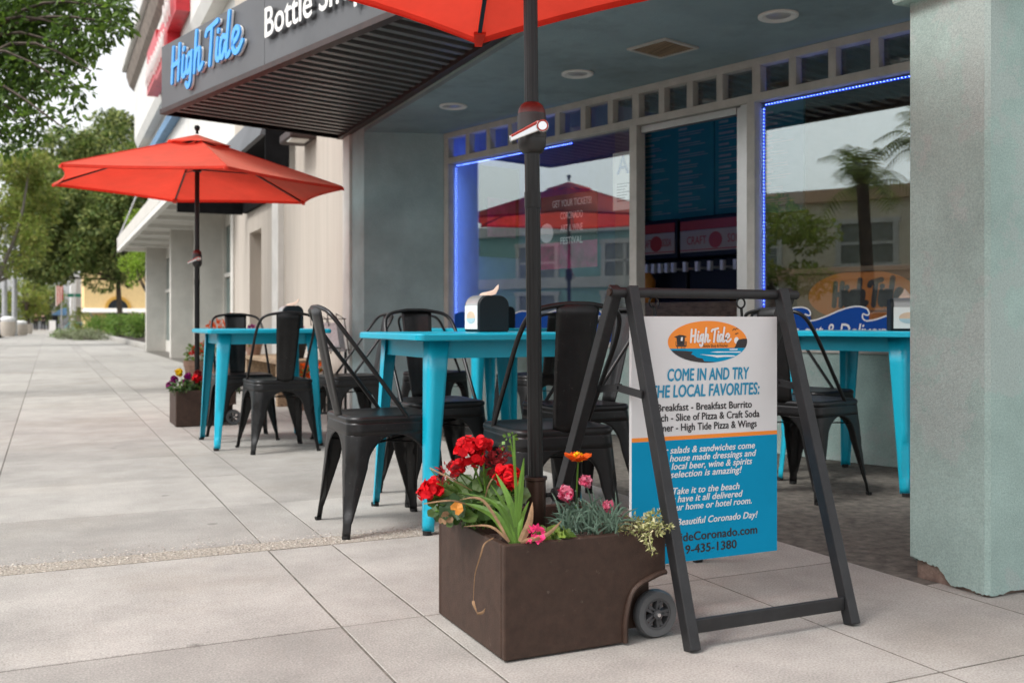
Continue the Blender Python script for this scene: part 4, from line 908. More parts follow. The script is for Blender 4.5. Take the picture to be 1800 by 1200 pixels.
for x in (-.107, -.076, -.073): m.box(x - .0006, x + .0006, -.010, .002, 0, .0014)
m.build('tower', 'ink_dark', em)
m = MB(ef); m.prism([(-.092, .003), (-.086, .003), (-.085, .013), (-.091, .013)], .0014, .0018); m.build('tower_window', 'ink_white', em)
high_tide(ef, -.061, -.0005, .0412, .034, .0029, .0006, .0012).build('lettering', 'ink_white', em)
text_mb('Bottle Shop & Kitchen', lambda p: ef((.024 + p[0], -.0150 + p[1], p[2])), .083, .0085, bold=.01, depth=.0016).build('small_lettering', 'ink_dark', em)
m = MB(ef)
for x, y, s in ((.091, .0335, 1), (.096, .0215, .55)): m.stroke([(x - .009 * s, y - .003 * s), (x - .004 * s, y + .002 * s), (x, y - .001 * s), (x + .004 * s, y + .003 * s), (x + .010 * s, y + .002 * s)], .0009, .0004, z=.0012)
m.build('birds', 'ink_dark', em)
# ================================================================== plants in the foreground planter
def disc_leaf(m, c, r, nrm, rnd):
    n_ = Vector(nrm).normalized(); a = n_.cross(Vector((rnd.gauss(0, 1), rnd.gauss(0, 1), rnd.gauss(0, 1)))).normalized(); b = n_.cross(a); k = 12
    vs = [Vector(c) - n_ * r * .18] + [Vector(c) + (a * cos(2 * pi * i / k) + b * sin(2 * pi * i / k)) * r * ((.93 if i % 2 else 1.05) * (.35 if i == 0 else 1)) + n_ * r * .10 * sin(3 * 2 * pi * i / k) for i in range(k)]
    m.add(vs, [(0, 1 + i, 1 + (i + 1) % k) for i in range(k)])
def petals(m, c, r, n, size, rnd, sq=.85, aspect=.9):
    leaves(m, [(Vector(c), r, sq)], n, size, droop=-.2, aspect=aspect, rnd=rnd)
def blade(m, pts, wmax, tip=.08, fold=.25, side=None):
    pts = smooth([Vector(p) for p in pts], 6); pts = [Vector(p) for p in pts]; n = len(pts); rows = []
    view = Vector((sin(YAW), cos(YAW), 0))
    for i, p in enumerate(pts):
        d = (pts[min(i + 1, n - 1)] - pts[max(i - 1, 0)]).normalized(); s = d.cross(view).normalized() if side is None else Vector(side)
        q = i / (n - 1); w_ = wmax * min(1, .75 + q) * max(tip, 1 - max(0, (q - .35) / .65) ** 1.7) / 2; nn = s.cross(d).normalized()
        rows.append([p - s * w_ + nn * w_ * fold, p, p + s * w_ + nn * w_ * fold])
    m.grid(rows)
D0 = 2.42
rp = random.Random(21)
def head(m, c, r, n, size, rnd, up=.35, frill=0):
    c = Vector(c)
    for _ in range(n):
        d = Vector((rnd.gauss(0, 1), rnd.gauss(0, 1) , rnd.gauss(up, .8))).normalized(); p = c + d * r * rnd.uniform(.55, 1.05); nn = (d + Vector((rnd.gauss(0, .35), rnd.gauss(0, .35), rnd.gauss(0, .35)))).normalized()
        a = nn.cross(Vector((rnd.gauss(0, 1), rnd.gauss(0, 1), rnd.gauss(0, 1)))).normalized(); b = nn.cross(a); s = size * rnd.uniform(.7, 1.2); k = 10
        vs = [p - nn * s * .25] + [p + (a * cos(2 * pi * i / k) + b * sin(2 * pi * i / k) * .85) * s * ((.72 if i % 2 else 1.08) if frill else rnd.uniform(.9, 1.08)) + nn * s * .12 * sin(2 * 2 * pi * i / k) for i in range(k)]
        m.add(vs, [(0, 1 + i, 1 + (i + 1) % k) for i in range(k)])
# geranium
g = thing('geranium', 'red geranium with round leaves and fading heads at the left of the planter', 'plant', P(845, 905, 2.55))
st = MB(); lf = MB(); gb0 = Vector(P(852, 910, 2.52))
heads = [((828, 793, 2.46), .040, 95, 'petal_red', 'flower_head', .024), ((892, 838, 2.40), .030, 75, 'petal_red', 'flower_head', .024), ((758, 861, 2.44), .030, 60, 'petal_red', 'flower_head', .022), ((808, 822, 2.50), .022, 40, 'petal_red', 'flower_head', .02),
         ((868, 818, 2.48), .026, 80, 'petal_dull', 'faded_head', .020), ((785, 831, 2.44), .026, 60, 'petal_dull', 'faded_head', .016), ((845, 800, 2.52), .018, 30, 'petal_dull', 'faded_head', .014), ((848, 782, 2.46), .022, 40, 'petal_red', 'flower_head', .022), ((905, 852, 2.39), .018, 34, 'petal_red', 'flower_head', .02), ((742, 868, 2.44), .016, 26, 'petal_red', 'flower_head', .02), ((880, 800, 2.5), .02, 50, 'petal_dull', 'faded_head', .016)]
for (px, py, d), r, n, mt, nm, sz in heads:
    c = Vector(P(px, py, d)); m = MB(); (head(m, c, r, n, sz * .52, rp) if nm == 'flower_head' else petals(m, c, r, n, sz, rp, .8, .5)); m.build(nm, mt, g)
    b = gb0 + Vector((rp.uniform(-.06, .06), rp.uniform(-.04, .04), -.02)); mid = (b + c) / 2 + Vector((rp.uniform(-.02, .02), 0, .02)); st.tube(smooth([b, mid, c - Vector((0, 0, r * .5))], 5), .0028, 6)
for px, py, d, r in ((800, 868, 2.46, .034), (845, 858, 2.5, .034), (862, 842, 2.52, .03), (795, 893, 2.42, .036), (768, 880, 2.44, .026), (820, 905, 2.42, .03), (880, 870, 2.52, .03), (850, 890, 2.46, .036), (875, 898, 2.5, .03), (905, 880, 2.52, .028), (832, 880, 2.55, .036), (785, 905, 2.48, .028), (870, 855, 2.58, .034), (765, 898, 2.50, .022), (815, 850, 2.55, .03), (900, 905, 2.45, .03), (915, 870, 2.5, .026)):
    c = Vector(P(px, py, d)); disc_leaf(lf, c, r, (rp.gauss(-.3, .35), -.7 + rp.gauss(0, .25), .75 + rp.gauss(0, .3)), rp)
    b = gb0 + Vector((rp.uniform(-.05, .05), rp.uniform(-.03, .03), -.02)); st.tube(smooth([b, (b + c) / 2 + Vector((0, 0, .015)), c], 4), .002, 5)
for _ in range(46):
    c = Vector(P(rp.uniform(772, 915), rp.uniform(848, 918), rp.uniform(2.42, 2.62))); disc_leaf(lf, c, rp.uniform(.012, .024), (rp.gauss(-.3, .5), -.6 + rp.gauss(0, .35), .7 + rp.gauss(0, .35)), rp)
for _ in range(26):
    b = gb0 + Vector((rp.uniform(-.07, .08), rp.uniform(-.04, .04), -.02)); c = Vector(P(rp.uniform(750, 915), rp.uniform(815, 880), rp.uniform(2.42, 2.58))); st.tube(smooth([b, (b + c) / 2 + Vector((rp.uniform(-.02, .02), 0, .015)), c], 4), .0014, 5)
lf.build('foliage', 'leaf_geranium', g); st.build('stems', 'leaf_blade', g, smooth=60)
m = MB(); disc_leaf(m, P(803, 893, 2.40), .016, (-.2, -1, .3), rp); m.build('yellow_leaf', 'jug_orange', g)
m = MB()
for px, py in ((783, 905), (790, 912), (778, 915)): disc_leaf(m, P(px, py, 2.42), .011, (rp.gauss(0, .5), -1, rp.gauss(0, .5)), rp)
for a, b, c in (((755, 822), (790, 840), (830, 862)), ((745, 885), (800, 880), (850, 900)), ((885, 820), (860, 850), (850, 890))): blade(m, [P(*a, 2.42), P(*b, 2.40), P(*c, 2.45)], .004, .5)
m.build('dry_leaves', 'leaf_dry', g)
# gladiolus
gl = thing('gladiolus', 'sword leaved gladiolus clump with green and browning blades at the planter corner', 'plant', P(905, 950, 2.34))
m = MB()
for tip, mid, w_ in (((818, 884), (868, 905), .022), ((838, 882), (885, 890), .016), ((862, 850), (893, 900), .010), ((872, 832), (897, 885), .018), ((896, 763), (908, 860), .007), ((921, 805), (912, 880), .020), ((805, 865), (870, 885), .008), ((845, 870), (890, 905), .013), ((858, 900), (888, 925), .012), ((930, 880), (916, 915), .012)):
    blade(m, [P(904 + rp.uniform(-6, 8), 955, 2.335), P(*mid, 2.34), P(*tip, 2.36 + rp.uniform(-.03, .03))], w_)
m.build('blades', 'leaf_blade', gl)
m = MB()
for tip, mid, w_ in (((808, 878), (850, 880), .007), ((936, 882), (930, 920), .018), ((987, 915), (960, 940), .011), ((815, 925), (862, 925), .006)):
    blade(m, [P(915 if tip[0] > 900 else 895, 952, 2.33), P(*mid, 2.33), P(*tip, 2.35)], w_)
blade(m, [P(868, 945, 2.34), P(852, 955, 2.325), P(845, 975, 2.33), P(835, 1010, 2.36), P(832, 1055, 2.38)], .0038, .4); blade(m, [P(832, 1055, 2.385), P(833, 1062, 2.38), P(840, 1080, 2.375)], .007); blade(m, [P(838, 1078, 2.37), P(848, 1076, 2.37), P(853, 1068, 2.37)], .007)
m.build('dry_blades', 'leaf_dry', gl)
m = MB(); m.tube(smooth([P(908, 950, 2.36), P(906, 850, 2.36), P(903, 765, 2.38)], 6), .003, 6); petals(m, P(898, 770, 2.38), .012, 10, .012, rp); petals(m, P(886, 785, 2.38), .010, 8, .012, rp); m.build('stalk', 'leaf_blade', gl, smooth=60)
# poppy
po = thing('poppy', 'single orange poppy on a thin stem beside the umbrella pole', 'flower', P(1013, 905, 2.5))
m = MB(); m.tube(smooth([P(1011, 912, 2.50), P(1014, 860, 2.5), P(1016, 812, 2.48)], 5), .0022, 6); m.build('stem', 'leaf_blade', po, smooth=60)
m = MB(); c0 = Vector(P(1016, 805, 2.47))
for k in range(6):
    a = 2 * pi * k / 6 + .3; o_ = Vector((cos(a), sin(a), 0)); t_ = Vector((-sin(a), cos(a), 0)); rows = []
    for i in range(5):
        q = i / 4; rows.append([c0 + o_ * .034 * q + Vector((0, 0, .014 * q ** 1.5 + .004 * sin(6 * u + k))) + t_ * u * .021 * sin(pi * (.18 + .72 * q)) - Vector((0, 0, .004)) for u in (-1, -.5, 0, .5, 1)])
    m.grid(rows)
m.build('petals', 'petal_orange', po, smooth=60)
m = MB(); petals(m, c0 + Vector((0, -.004, .006)), .010, 26, .008, rp); m.build('stamens', 'petal_yellow', po)
# carnation
ca = thing('carnation', 'pink white edged carnations above grey green needle leaves', 'plant', P(1020, 930, 2.46))
m = MB()
for _ in range(340):
    px, py = rp.uniform(985, 1085), rp.uniform(905, 940); d = rp.uniform(2.40, 2.62); b = Vector(P(px, py, d)); L = rp.uniform(.04, .075); ang_ = rp.gauss(0, .7)
    tip = b + Vector((L * .7 * sin(ang_) * cos(YAW) + rp.gauss(0, .01), -L * .5 * sin(ang_) * sin(YAW) + rp.gauss(0, .02), L * cos(ang_) * rp.uniform(.5, 1.0)))
    blade(m, [b, (b + tip) / 2 + Vector((0, 0, .006)), tip - Vector((0, 0, .006))], .0042)
m.build('foliage', 'leaf_carnation', ca)
m = MB()
for a, b in (((1020, 915), (994, 872)), ((1040, 910), (1030, 850)), ((1062, 920), (1070, 893)), ((1005, 900), (1012, 862))): m.tube(smooth([P(*a, 2.5), P((a[0] + b[0]) / 2 + 4, (a[1] + b[1]) / 2, 2.48), P(*b, 2.46)], 4), .002, 5)
m.build('stems', 'leaf_carnation', ca)
for px, py, r in ((994, 868, .022), (1030, 846, .018), (1070, 889, .016)):
    m = MB(); head(m, P(px, py, 2.45), r * .85, 60, .0085, rp, .2, 1); m.build('flower_head', 'petal_pink', ca)
# alyssum, petunia
al = thing('alyssum', 'pale straggly alyssum spilling over the right planter rim', 'plant', P(1125, 930, 2.5))
m = MB(); leaves(m, [(Vector(P(px, py, d)), r, .7) for px, py, d, r in ((1100, 932, 2.47, .022), (1118, 925, 2.5, .026), (1138, 918, 2.52, .028), (1155, 912, 2.5, .028), (1150, 928, 2.44, .022), (1128, 936, 2.44, .018), (1165, 925, 2.46, .022), (1112, 908, 2.53, .01), (1138, 948, 2.41, .010), (1144, 960, 2.40, .008), (1146, 972, 2.40, .008), (1141, 955, 2.40, .008))], 620, .013, rnd=rp); m.build('foliage', 'leaf_alyssum', al)
m = MB(); m.tube(smooth([P(1140, 935, 2.45), P(1142, 948, 2.405), P(1146, 965, 2.40), P(1147, 975, 2.40)], 4), .0012, 5); m.build('stem', 'leaf_alyssum', al)
pe = thing('petunia', 'small bright pink petunia with broad leaves low in the planter', 'plant', P(945, 950, 2.36))
m = MB(); petals(m, P(940, 939, 2.34), .016, 26, .018, rp); petals(m, P(932, 946, 2.335), .006, 8, .014, rp); m.build('bloom', 'petal_hot', pe)
m = MB()
for k in range(26): disc_leaf(m, P(rp.uniform(935, 1005), rp.uniform(925, 948), rp.uniform(2.37, 2.45)), .013, (rp.gauss(0, .5), -.6, .8), rp)
m.build('foliage', 'leaf_hedge', pe)
# ---- the far planter's flowers
fp = thing('petunia', 'purple petunias with one yellow marigold and a red bloom in the far planter', 'plant', P(325, 690, 7.7))
X0, Y0 = .872, 7.88
m = MB(); leaves(m, [(Vector((X0 + .04 + .05 * k, Y0 + rp.uniform(.04, .38), .27 + rp.uniform(-.01, .05))), .06, .7) for k in range(9)], 900, .045, rnd=rp); m.build('foliage', 'leaf_geranium', fp)
for px, py, r, mt in ((315, 655, .034, 'petal_yellow'), (306, 667, .032, 'petal_purple'), (326, 673, .032, 'petal_purple'), (298, 677, .03, 'petal_purple'), (330, 661, .028, 'petal_purple'), (347, 664, .044, 'petal_red'), (348, 656, .03, 'petal_dull')):
    m = MB(); head(m, P(px, py, 7.65), r * .8, 45, .016, rp); m.build('bloom', mt, fp)

# ================================================================== bench, pots and news stand by the wall
bn = thing('wooden_bench', 'weathered plank bench along the concrete wall behind the far table', 'bench', (2.15, 10.2, 0))
for k in range(3): m = MB(); m.box(1.93 + k * .14, 2.06 + k * .14, 9.2, 11.3, .40, .44); m.build('plank', 'wood', bn, bevel=.006)
for y in (9.45, 11.05): m = MB(); m.box(1.95, 2.34, y - .04, y + .04, 0, .40); m.build('leg', 'wood', bn, bevel=.005)
def pot(label, x, y, r, h, mat, blooms, z=0., up=0.):
    t = thing('flower_pot', label, 'flower pot', (x, y, z)); m = MB()
    m.lathe([(.001, 0), (r * .68, 0), (r * .95, h * .8), (r, h * .82), (r, h), (r * .88, h), (r * .85, h * .9), (.001, h * .88)], (x, y, z), 24); m.build('pot', mat, t, smooth=40)
    m = MB(); leaves(m, [(Vector((x, y, z + h + .04 + up * .4)), r * .9, .8 + up * 2)], 260, .055, rnd=rp); m.build('foliage', 'leaf_hedge', t)
    for k in range(blooms[1]):
        m = MB(); petals(m, (x + rp.uniform(-.7, .7) * r, y + rp.uniform(-.7, .7) * r, z + h + .07 + up + rp.uniform(-.03, .08)), blooms[2], 40, .035, rp, 1.0 + up * 3); m.build('bloom', blooms[0], t)
pot('wide terracotta bowl of orange marigolds beside the news stand', 2.12, 9.02, .17, .24, 'terracotta', ('petal_orange', 5, .035))
pot('terracotta pot with tall orange snapdragons by the fins', 1.80, 12.0, .16, .30, 'terracotta', ('petal_orange', 4, .030), 0, .38)
pot('small pot of purple petunias on the plank bench', 2.02, 11.0, .10, .13, 'terracotta', ('petal_purple', 5, .035), .44)
pot('black pot of magenta flowers on the near end of the bench', 2.20, 9.75, .11, .15, 'rubber', ('petal_purple', 4, .03), .44)
pot('terracotta pot of red flowers on the sidewalk behind the far pole', 1.62, 12.35, .17, .34, 'terracotta', ('petal_red', 5, .04), 0, .05)
ns = thing('news_rack', 'black wire news rack holding a stack of newspapers beside the wall corner', 'news rack', (2.24, 8.43, 0))
fr_ = lambda u, v, o=0: (2.10 + .26 * u + .0 * v + o * .1, 8.72 - .42 * u + .0, .60 + .36 * v + .0)
base = Vector((2.24, 8.43, .56)); ur = Vector((.22, -.48, 0)).normalized(); up_ = (Vector((0, 0, 1)) * .80 + Vector((.30, .42, 0)).normalized() * .45).normalized(); up_ = (up_ + ur * -.45).normalized(); nn_ = ur.cross(up_).normalized()
m = MB()
for k in range(4): a = base + ur * (-.18 + .12 * k); m.tube([a - up_ * .05, a + up_ * .36, a + up_ * .36 + nn_ * .10, a + up_ * .22 + nn_ * .10], .005, 6)
for v in (0, .18, .36): m.tube([base + ur * -.19 + up_ * v, base + ur * .20 + up_ * v], .005, 6)
m.tube([base + ur * -.2 - up_ * .05 + nn_ * .12, base + ur * .2 - up_ * .05 + nn_ * .12], .006, 6)
for s in (-.14, .14):
    a = base + ur * s; m.tube([a, (a.x, a.y, .0)], .013, 8)
m.tube([(base.x - .22, base.y + .16, .012), (base.x + .22, base.y - .16, .012)], .012, 8); m.build('wire_frame', 'chair_metal', ns, smooth=60)
np_ = thing('newspapers', 'stack of grey newspapers in the wire rack', 'newspapers', tuple(base))
xfp = lambda p: base + ur * p[0] + up_ * p[1] + nn_ * p[2]
for k in range(5): m = MB(xfp); m.box(-.15, .155, -.03 + .004 * k, .27 + rp.uniform(-.01, .01), .012 + .016 * k, .026 + .016 * k); m.build('paper', 'paper', np_)

# ================================================================== street furniture and background
def at(px, d, z=0.): x, y, _ = P(px, HOR, d); return (x, y, z)
BG = 'stone bins along the kerb'
def bin_(label, loc, r, h, lid):
    t = thing('stone_bin', label, 'bin', loc, group=BG); m = MB(); m.lathe([(.001, 0), (r * .82, 0), (r * .96, h * .3), (r, h * .6), (r * .97, h), (r * .88, h), (.001, h * .95)], loc, 24); m.build('drum', 'bin_stone', t, smooth=40)
    if lid: m = MB(); m.lathe([(r * .85, h), (r * .85, h * 1.12), (r * .98, h * 1.12), (r * .9, h * 1.25), (r * .5, h * 1.34), (.001, h * 1.36)], loc, 24); m.build('lid', 'white_wall', t, smooth=40)
bin_('large round stone litter bin nearest on the kerb side', at(14, 57), .42, .85, True)
bin_('stone planter tub standing behind the round litter bin', at(36, 62), .42, .68, True)
bin_('farthest stone tub in the row along the kerb', at(48, 70), .36, .70, False)
for px, d, lab in ((8, 58, 'pale concrete street post at the left edge'), (25.5, 60, 'pale concrete street post beside the litter bin')):
    l_ = thing('street_post', lab, 'lamp post', at(px, d), group='pale posts at the kerb'); m = MB(); b = at(px, d); m.lathe([(.001, 0), (.17, 0), (.15, .5), (.12, 6.4), (.001, 6.4)], b, 12); m.build('post', 'post_grey', l_, smooth=40); m = MB(); m.box(b[0] - .9, b[0] + .1, b[1] - .1, b[1] + .1, 6.3, 6.42); m.build('lamp_arm', 'post_grey', l_)
# hedge, ground cover, raised kerb bed
bed = MB(); x0, y0, _ = at(222, 40); bed.box(2.6, 8.6, 31.5, 31.7, 0, .16); bed.box(2.6, 2.8, 31.7, 62, 0, .16); struct('planting_kerb', bed, 'concrete', bevel=.02)
so = MB(); so.box(2.8, 8.6, 31.7, 62, 0, .09); struct('planting_bed', so, 'soil')
def shrub(name, label, c, rad, n, size, leaf, group=None, seed=1, r=.35):
    rs2 = random.Random(seed); t = thing(name, label, 'hedge' if 'hedge' in name else 'shrub', (c[0], c[1], 0), group=group); m = MB()
    if 'hedge' in name:
        cl = [(Vector((c[0] + rs2.uniform(-1, 1) * rad[0], c[1] + rs2.uniform(-1, 1) * rad[1], c[2] + rs2.uniform(-1, .85) * rad[2])), r * rs2.uniform(.7, 1.2), .8) for _ in range(70)]
    else: cl = ball_clumps(c, rad, 40, r, rnd=rs2)
    leaves(m, cl, n, size, rnd=rs2); m.build('foliage', leaf, t); m = MB()
    for k in range(7): m.tube([(c[0] + rs2.uniform(-.5, .5) * rad[0], c[1] + rs2.uniform(-.5, .5) * rad[1], 0), (c[0] + rs2.uniform(-.7, .7) * rad[0], c[1] + rs2.uniform(-.7, .7) * rad[1], c[2])], .025, 6)
    m.build('stems', 'bark', t)
for i, (px, d, w2, lab) in enumerate(((245, 46, .62, 'clipped green hedge block next to the neighbour building'), (215, 50, .65, 'middle block of the clipped green hedge'), (180, 56, .75, 'far block of the clipped green hedge'))):
    x, y, _ = at(px, d); shrub('clipped_hedge', lab, (x, y, .72), (w2, w2 * 1.3, .42), 2600, .12, 'leaf_hedge', 'clipped hedge blocks', 10 + i, .26)
for i, (px, d, lab, lf_) in enumerate(((128, 47, 'grey green ground cover mound at the sidewalk edge', 'leaf_grey'), (160, 45, 'silvery ground cover mound in front of the hedge', 'leaf_grey'), (112, 53, 'bright green low mound at the end of the bed', 'leaf_hedge'), (146, 50, 'olive ground cover mound behind the silvery one', 'leaf_grey'))):
    x, y, _ = at(px, d); shrub('ground_cover', lab, (x, y, .18), (.75, .9, .22), 1300, .10, lf_, 'low ground cover mounds', 20 + i, .2)
x, y, _ = at(140, 60); shrub('red_shrub', 'reddish yellow shrub at the left end of the hedge', (x, y, .75), (.5, .5, .8), 700, .16, 'leaf_yellow', None, 31, .2)
# trees
def cw(px, py, d): return Vector(P(px, py, d))
tree('dense_tree', 'large dense dark evergreen tree with a flat bottomed crown over the far sidewalk', at(211, 60), 3.4, .17,
     [(cw(165, 330, 61), (3.6, 3.6, 3.0)), (cw(105, 430, 60), (2.3, 2.8, 1.9)), (cw(195, 430, 60), (2.6, 3.0, 2.0)), (cw(200, 255, 62), (2.0, 2.2, 1.9)), (cw(150, 400, 59), (3.0, 2.6, 2.2)), (cw(85, 455, 60), (1.5, 1.8, 1.0)), (cw(230, 330, 60), (1.6, 2.0, 2.4)), (cw(80, 375, 60), (2.3, 2.5, 2.2)), (cw(120, 300, 61), (2.3, 2.4, 2.3))], 76000, .29, 'leaf_dark', nb=16, seed=3, cl=.30, ncl=330)
tree('lime_tree', 'bright lime green tree peeping out behind the corner of the neighbour building', at(268, 44), 1.6, .08, [(cw(246, 430, 44), (.55, .8, 1.6)), (cw(236, 480, 44), (.35, .5, .6)), (cw(240, 395, 44), (.3, .4, .4))], 4200, .13, 'leaf_lime', nb=8, seed=5, cl=.3, ncl=40)
tree('street_tree', 'sparse yellow green street tree with bare twigs at the left edge', at(-14, 34), 2.2, .14, [(cw(20, 330, 34), (1.3, 1.4, 1.3)), (cw(0, 420, 34), (1.2, 1.3, 1.1)), (cw(60, 350, 35), (.9, 1.0, .8)), (cw(35, 290, 34), (.9, .9, .6))], 9500, .17, 'leaf_yellow', 'pale_bark', nb=6, seed=6, cl=.30, ncl=80)
tree('street_tree', 'small yellow green tree beyond the street posts', at(48, 92), 2.6, .2, [(cw(48, 530, 92), (1.6, 1.6, 1.6)), (cw(60, 520, 94), (1.0, 1.2, 1.4))], 3800, .30, 'leaf_yellow', nb=10, seed=7, cl=.3, ncl=40)
tree('street_tree', 'brownish tree in the far distance above the walking people', at(88, 118), 3.2, .25, [(cw(88, 535, 118), (1.9, 2, 2.0)), (cw(78, 522, 120), (1.6, 2, 2.0))], 2600, .42, 'leaf_dark', nb=10, seed=8, cl=.3, ncl=36)
tree('street_tree', 'grey green tree far off at the left frame edge', at(6, 130), 3.0, .25, [(cw(4, 520, 130), (3.4, 3, 3.0)), (cw(30, 540, 135), (3.0, 3, 2.0))], 2600, .5, 'leaf_dark', nb=10, seed=9, cl=.3, ncl=36)
# the near street tree whose branches hang into the top left corner
nt_ = thing('near_street_tree', 'near street tree whose leafy branches hang into the top left corner', 'tree', (-1.55, 12.4, 0))
rn = random.Random(17); m = MB(); top = Vector((-1.45, 12.3, 2.9)); m.tube(smooth([(-1.55, 12.4, -.02), (-1.5, 12.4, 1.2), top], 5), [.17, .15, .14, .135, .13, .13, .12, .12, .12, .12, .12], 12)
cls = []
for px, py, d, r in ((20, 20, 10.5, .34), (75, 15, 10.8, .36), (130, 15, 10.6, .32), (180, 10, 10.3, .26), (215, 15, 10.1, .15), (225, 45, 10.0, .09), (205, 40, 10.1, .14), (30, 70, 10.6, .34), (90, 65, 10.8, .32), (145, 55, 10.4, .26), (185, 55, 10.2, .15), (170, 80, 10.2, .10), (15, 120, 10.6, .30), (60, 115, 10.4, .28), (105, 110, 10.4, .20), (140, 95, 10.3, .14), (155, 100, 10.2, .08), (100, 145, 10.2, .13), (125, 150, 10.1, .14), (150, 160, 10.0, .07), (25, 165, 10.5, .26), (60, 160, 10.4, .15), (130, 180, 10.1, .10), (95, 195, 10.1, .07), (112, 225, 10.0, .07), (135, 205, 10.0, .06), (15, 215, 10.4, .22), (50, 215, 10.3, .16), (65, 235, 10.3, .10), (40, 260, 10.3, .09), (10, 255, 10.4, .14), (-40, 120, 10.8, .55), (-60, 0, 11, .7), (40, -50, 11, .6), (140, -50, 10.8, .5), (-70, 220, 10.6, .4), (160, 125, 10.1, .05), (75, 200, 10.2, .10), (115, 80, 10.3, .2), (-20, 60, 10.6, .4)):
    cls.append((cw(px, py, d), r * .95, .85))
for c, r, q in cls[::3]:
    mid = (top + c) / 2 + Vector((rn.uniform(-.2, .2), rn.uniform(-.2, .2), .55)); m.tube(smooth([top, mid, c], 4), [.030 * (1 - i / 9.2) + .003 for i in range(9)], 6)
m.build('trunk', 'bark', nt_, smooth=60)
m = MB(); leaves(m, cls, 12500, .092, droop=.5, aspect=.45, rnd=rn); m.build('crown', 'leaf_near', nt_)

# far buildings
yb = thing('yellow_building', 'yellow stucco building with an arched window and pale awnings beyond the hedge', 'building', at(200, 84)); bx, by, _ = at(148, 84)
B = lambda p: (bx + p[0], by + p[1], p[2])
m = MB(B); m.box(0, 16, .0, 8, 0, 7.5); m.build('wall', 'yellow_wall', yb)
xm = 2.65
m = MB(B); q = [(xm - 1.05 * cos(pi * k / 20), 2.0 + 1.05 * sin(pi * k / 20)) for k in range(21)]; q2 = [(xm - .8 * cos(pi * k / 20), 2.0 + .8 * sin(pi * k / 20)) for k in range(21)]
for i in range(20): m.add([(q[i][0], -.12, q[i][1]), (q[i + 1][0], -.12, q[i + 1][1]), (q2[i + 1][0], -.12, q2[i + 1][1]), (q2[i][0], -.12, q2[i][1]), (q[i][0], -.001, q[i][1]), (q[i + 1][0], -.001, q[i + 1][1])], [(0, 1, 2, 3), (0, 4, 5, 1)])
m.build('arch_trim', 'yellow_trim', yb)
m = MB(B); m.add([(x, -.03, z) for x, z in q2], [tuple(range(21))]); m.box(xm - .8, xm + .8, -.05, -.005, .3, 1.9); m.build('window', 'dark_glass', yb)
m = MB(B); m.hexa([(-.2, -1.3, 1.62), (9, -1.3, 1.62), (9, -.01, 1.95), (-.2, -.01, 1.95)], [(-.2, -1.3, 1.70), (9, -1.3, 1.70), (9, -.01, 2.03), (-.2, -.01, 2.03)]); m.build('awning', 'awning_grey' if False else 'white_trim', yb)
for x in (.4, 4.3): m = MB(B); m.bar((x, -1.2, 1.6), (x + .7, -.1, .5), .12, .12); m.build('awning_brace', 'post_grey', yb)
wb = thing('white_building', 'white balconied building left of the yellow one', 'building', at(130, 98)); bx2, by2, _ = at(124, 98); B2 = lambda p: (bx2 + p[0], by2 + p[1], p[2])
m = MB(B2); m.box(0, .5, -.4, 4, 0, 5.5); m.box(.5, 4, .3, 4, 2.4, 5.5); m.box(.5, 4, 2, 4, 0, 2.4); m.build('wall', 'white_wall', wb)
m = MB(B2); m.box(.5, 2.2, -.3, .3, 2.35, 2.6); m.box(.5, 2.2, -.3, -.2, 3.3, 3.4)
for k in range(8): m.box(.6 + k * .2, .66 + k * .2, -.28, -.22, 2.6, 3.3)
m.build('balcony', 'white_trim', wb)
cv = thing('blue_awning', 'blue and black canvas awning over the far shop front', 'awning', at(112, 104)); cx_, cy_, _ = at(119, 100); m = MB(); m.hexa([(cx_ - 1.5, cy_ - .5, 1.55), (cx_ - .1, cy_ - .5, 1.55), (cx_ - .1, cy_ + 3, 1.55), (cx_ - 1.5, cy_ + 3, 1.55)], [(cx_ - .6, cy_ - .5, 2.2), (cx_ - .1, cy_ - .5, 2.3), (cx_ - .1, cy_ + 3, 2.3), (cx_ - .6, cy_ + 3, 2.2)]); m.build('canvas', 'blue_canvas', cv)
m = MB(); m.box(cx_ - 1.4, cx_ - .9, cy_ + .2, cy_ + .7, 0, 1.54); m.build('shop_front', 'dark_glass', cv)
ss = thing('street_sign', 'green street name sign on a thin pole in front of the white building', 'street sign', at(131, 80)); b = at(131, 80); m = MB(); m.lathe([(.001, 0), (.04, 0), (.04, 3.2), (.001, 3.2)], b, 8); m.build('pole', 'post_grey', ss, smooth=40); m = MB(); m.box(b[0] - .5, b[0] + .5, b[1] - .02, b[1] + .02, 2.85, 3.12); m.build('plate', 'sign_green', ss)
fg = thing('flag', 'striped flag hanging from a pale pole over the far shops', 'flag', at(108, 92)); b = at(108, 92); m = MB(); m.tube([b, (b[0], b[1], 3.4), (b[0] - .25, b[1], 3.9)], .04, 8); m.build('pole', 'post_grey', fg)
for k in range(6): m = MB(); m.box(b[0] - .42 + .10 * k - .06, b[0] - .42 + .10 * k + .04, b[1] - .03 - .02 * (k % 2), b[1] - .02 - .02 * (k % 2), 2.5 - .1 * (5 - k) + .3, 4.2); m.build('stripe', 'flag_red' if k % 2 else 'white_wall', fg)
wbd = thing('white_board', 'small white sandwich board on the far sidewalk', 'sandwich board', at(92, 98)); b = at(92, 98); m = MB(); m.hexa([(b[0] - .3, b[1] - .3, 0), (b[0] + .3, b[1] - .3, 0), (b[0] + .3, b[1] - .27, 0), (b[0] - .3, b[1] - .27, 0)], [(b[0] - .3, b[1] - .04, 1.0), (b[0] + .3, b[1] - .04, 1.0), (b[0] + .3, b[1] - .01, 1.0), (b[0] - .3, b[1] - .01, 1.0)]); m.build('front_board', 'white_wall', wbd)
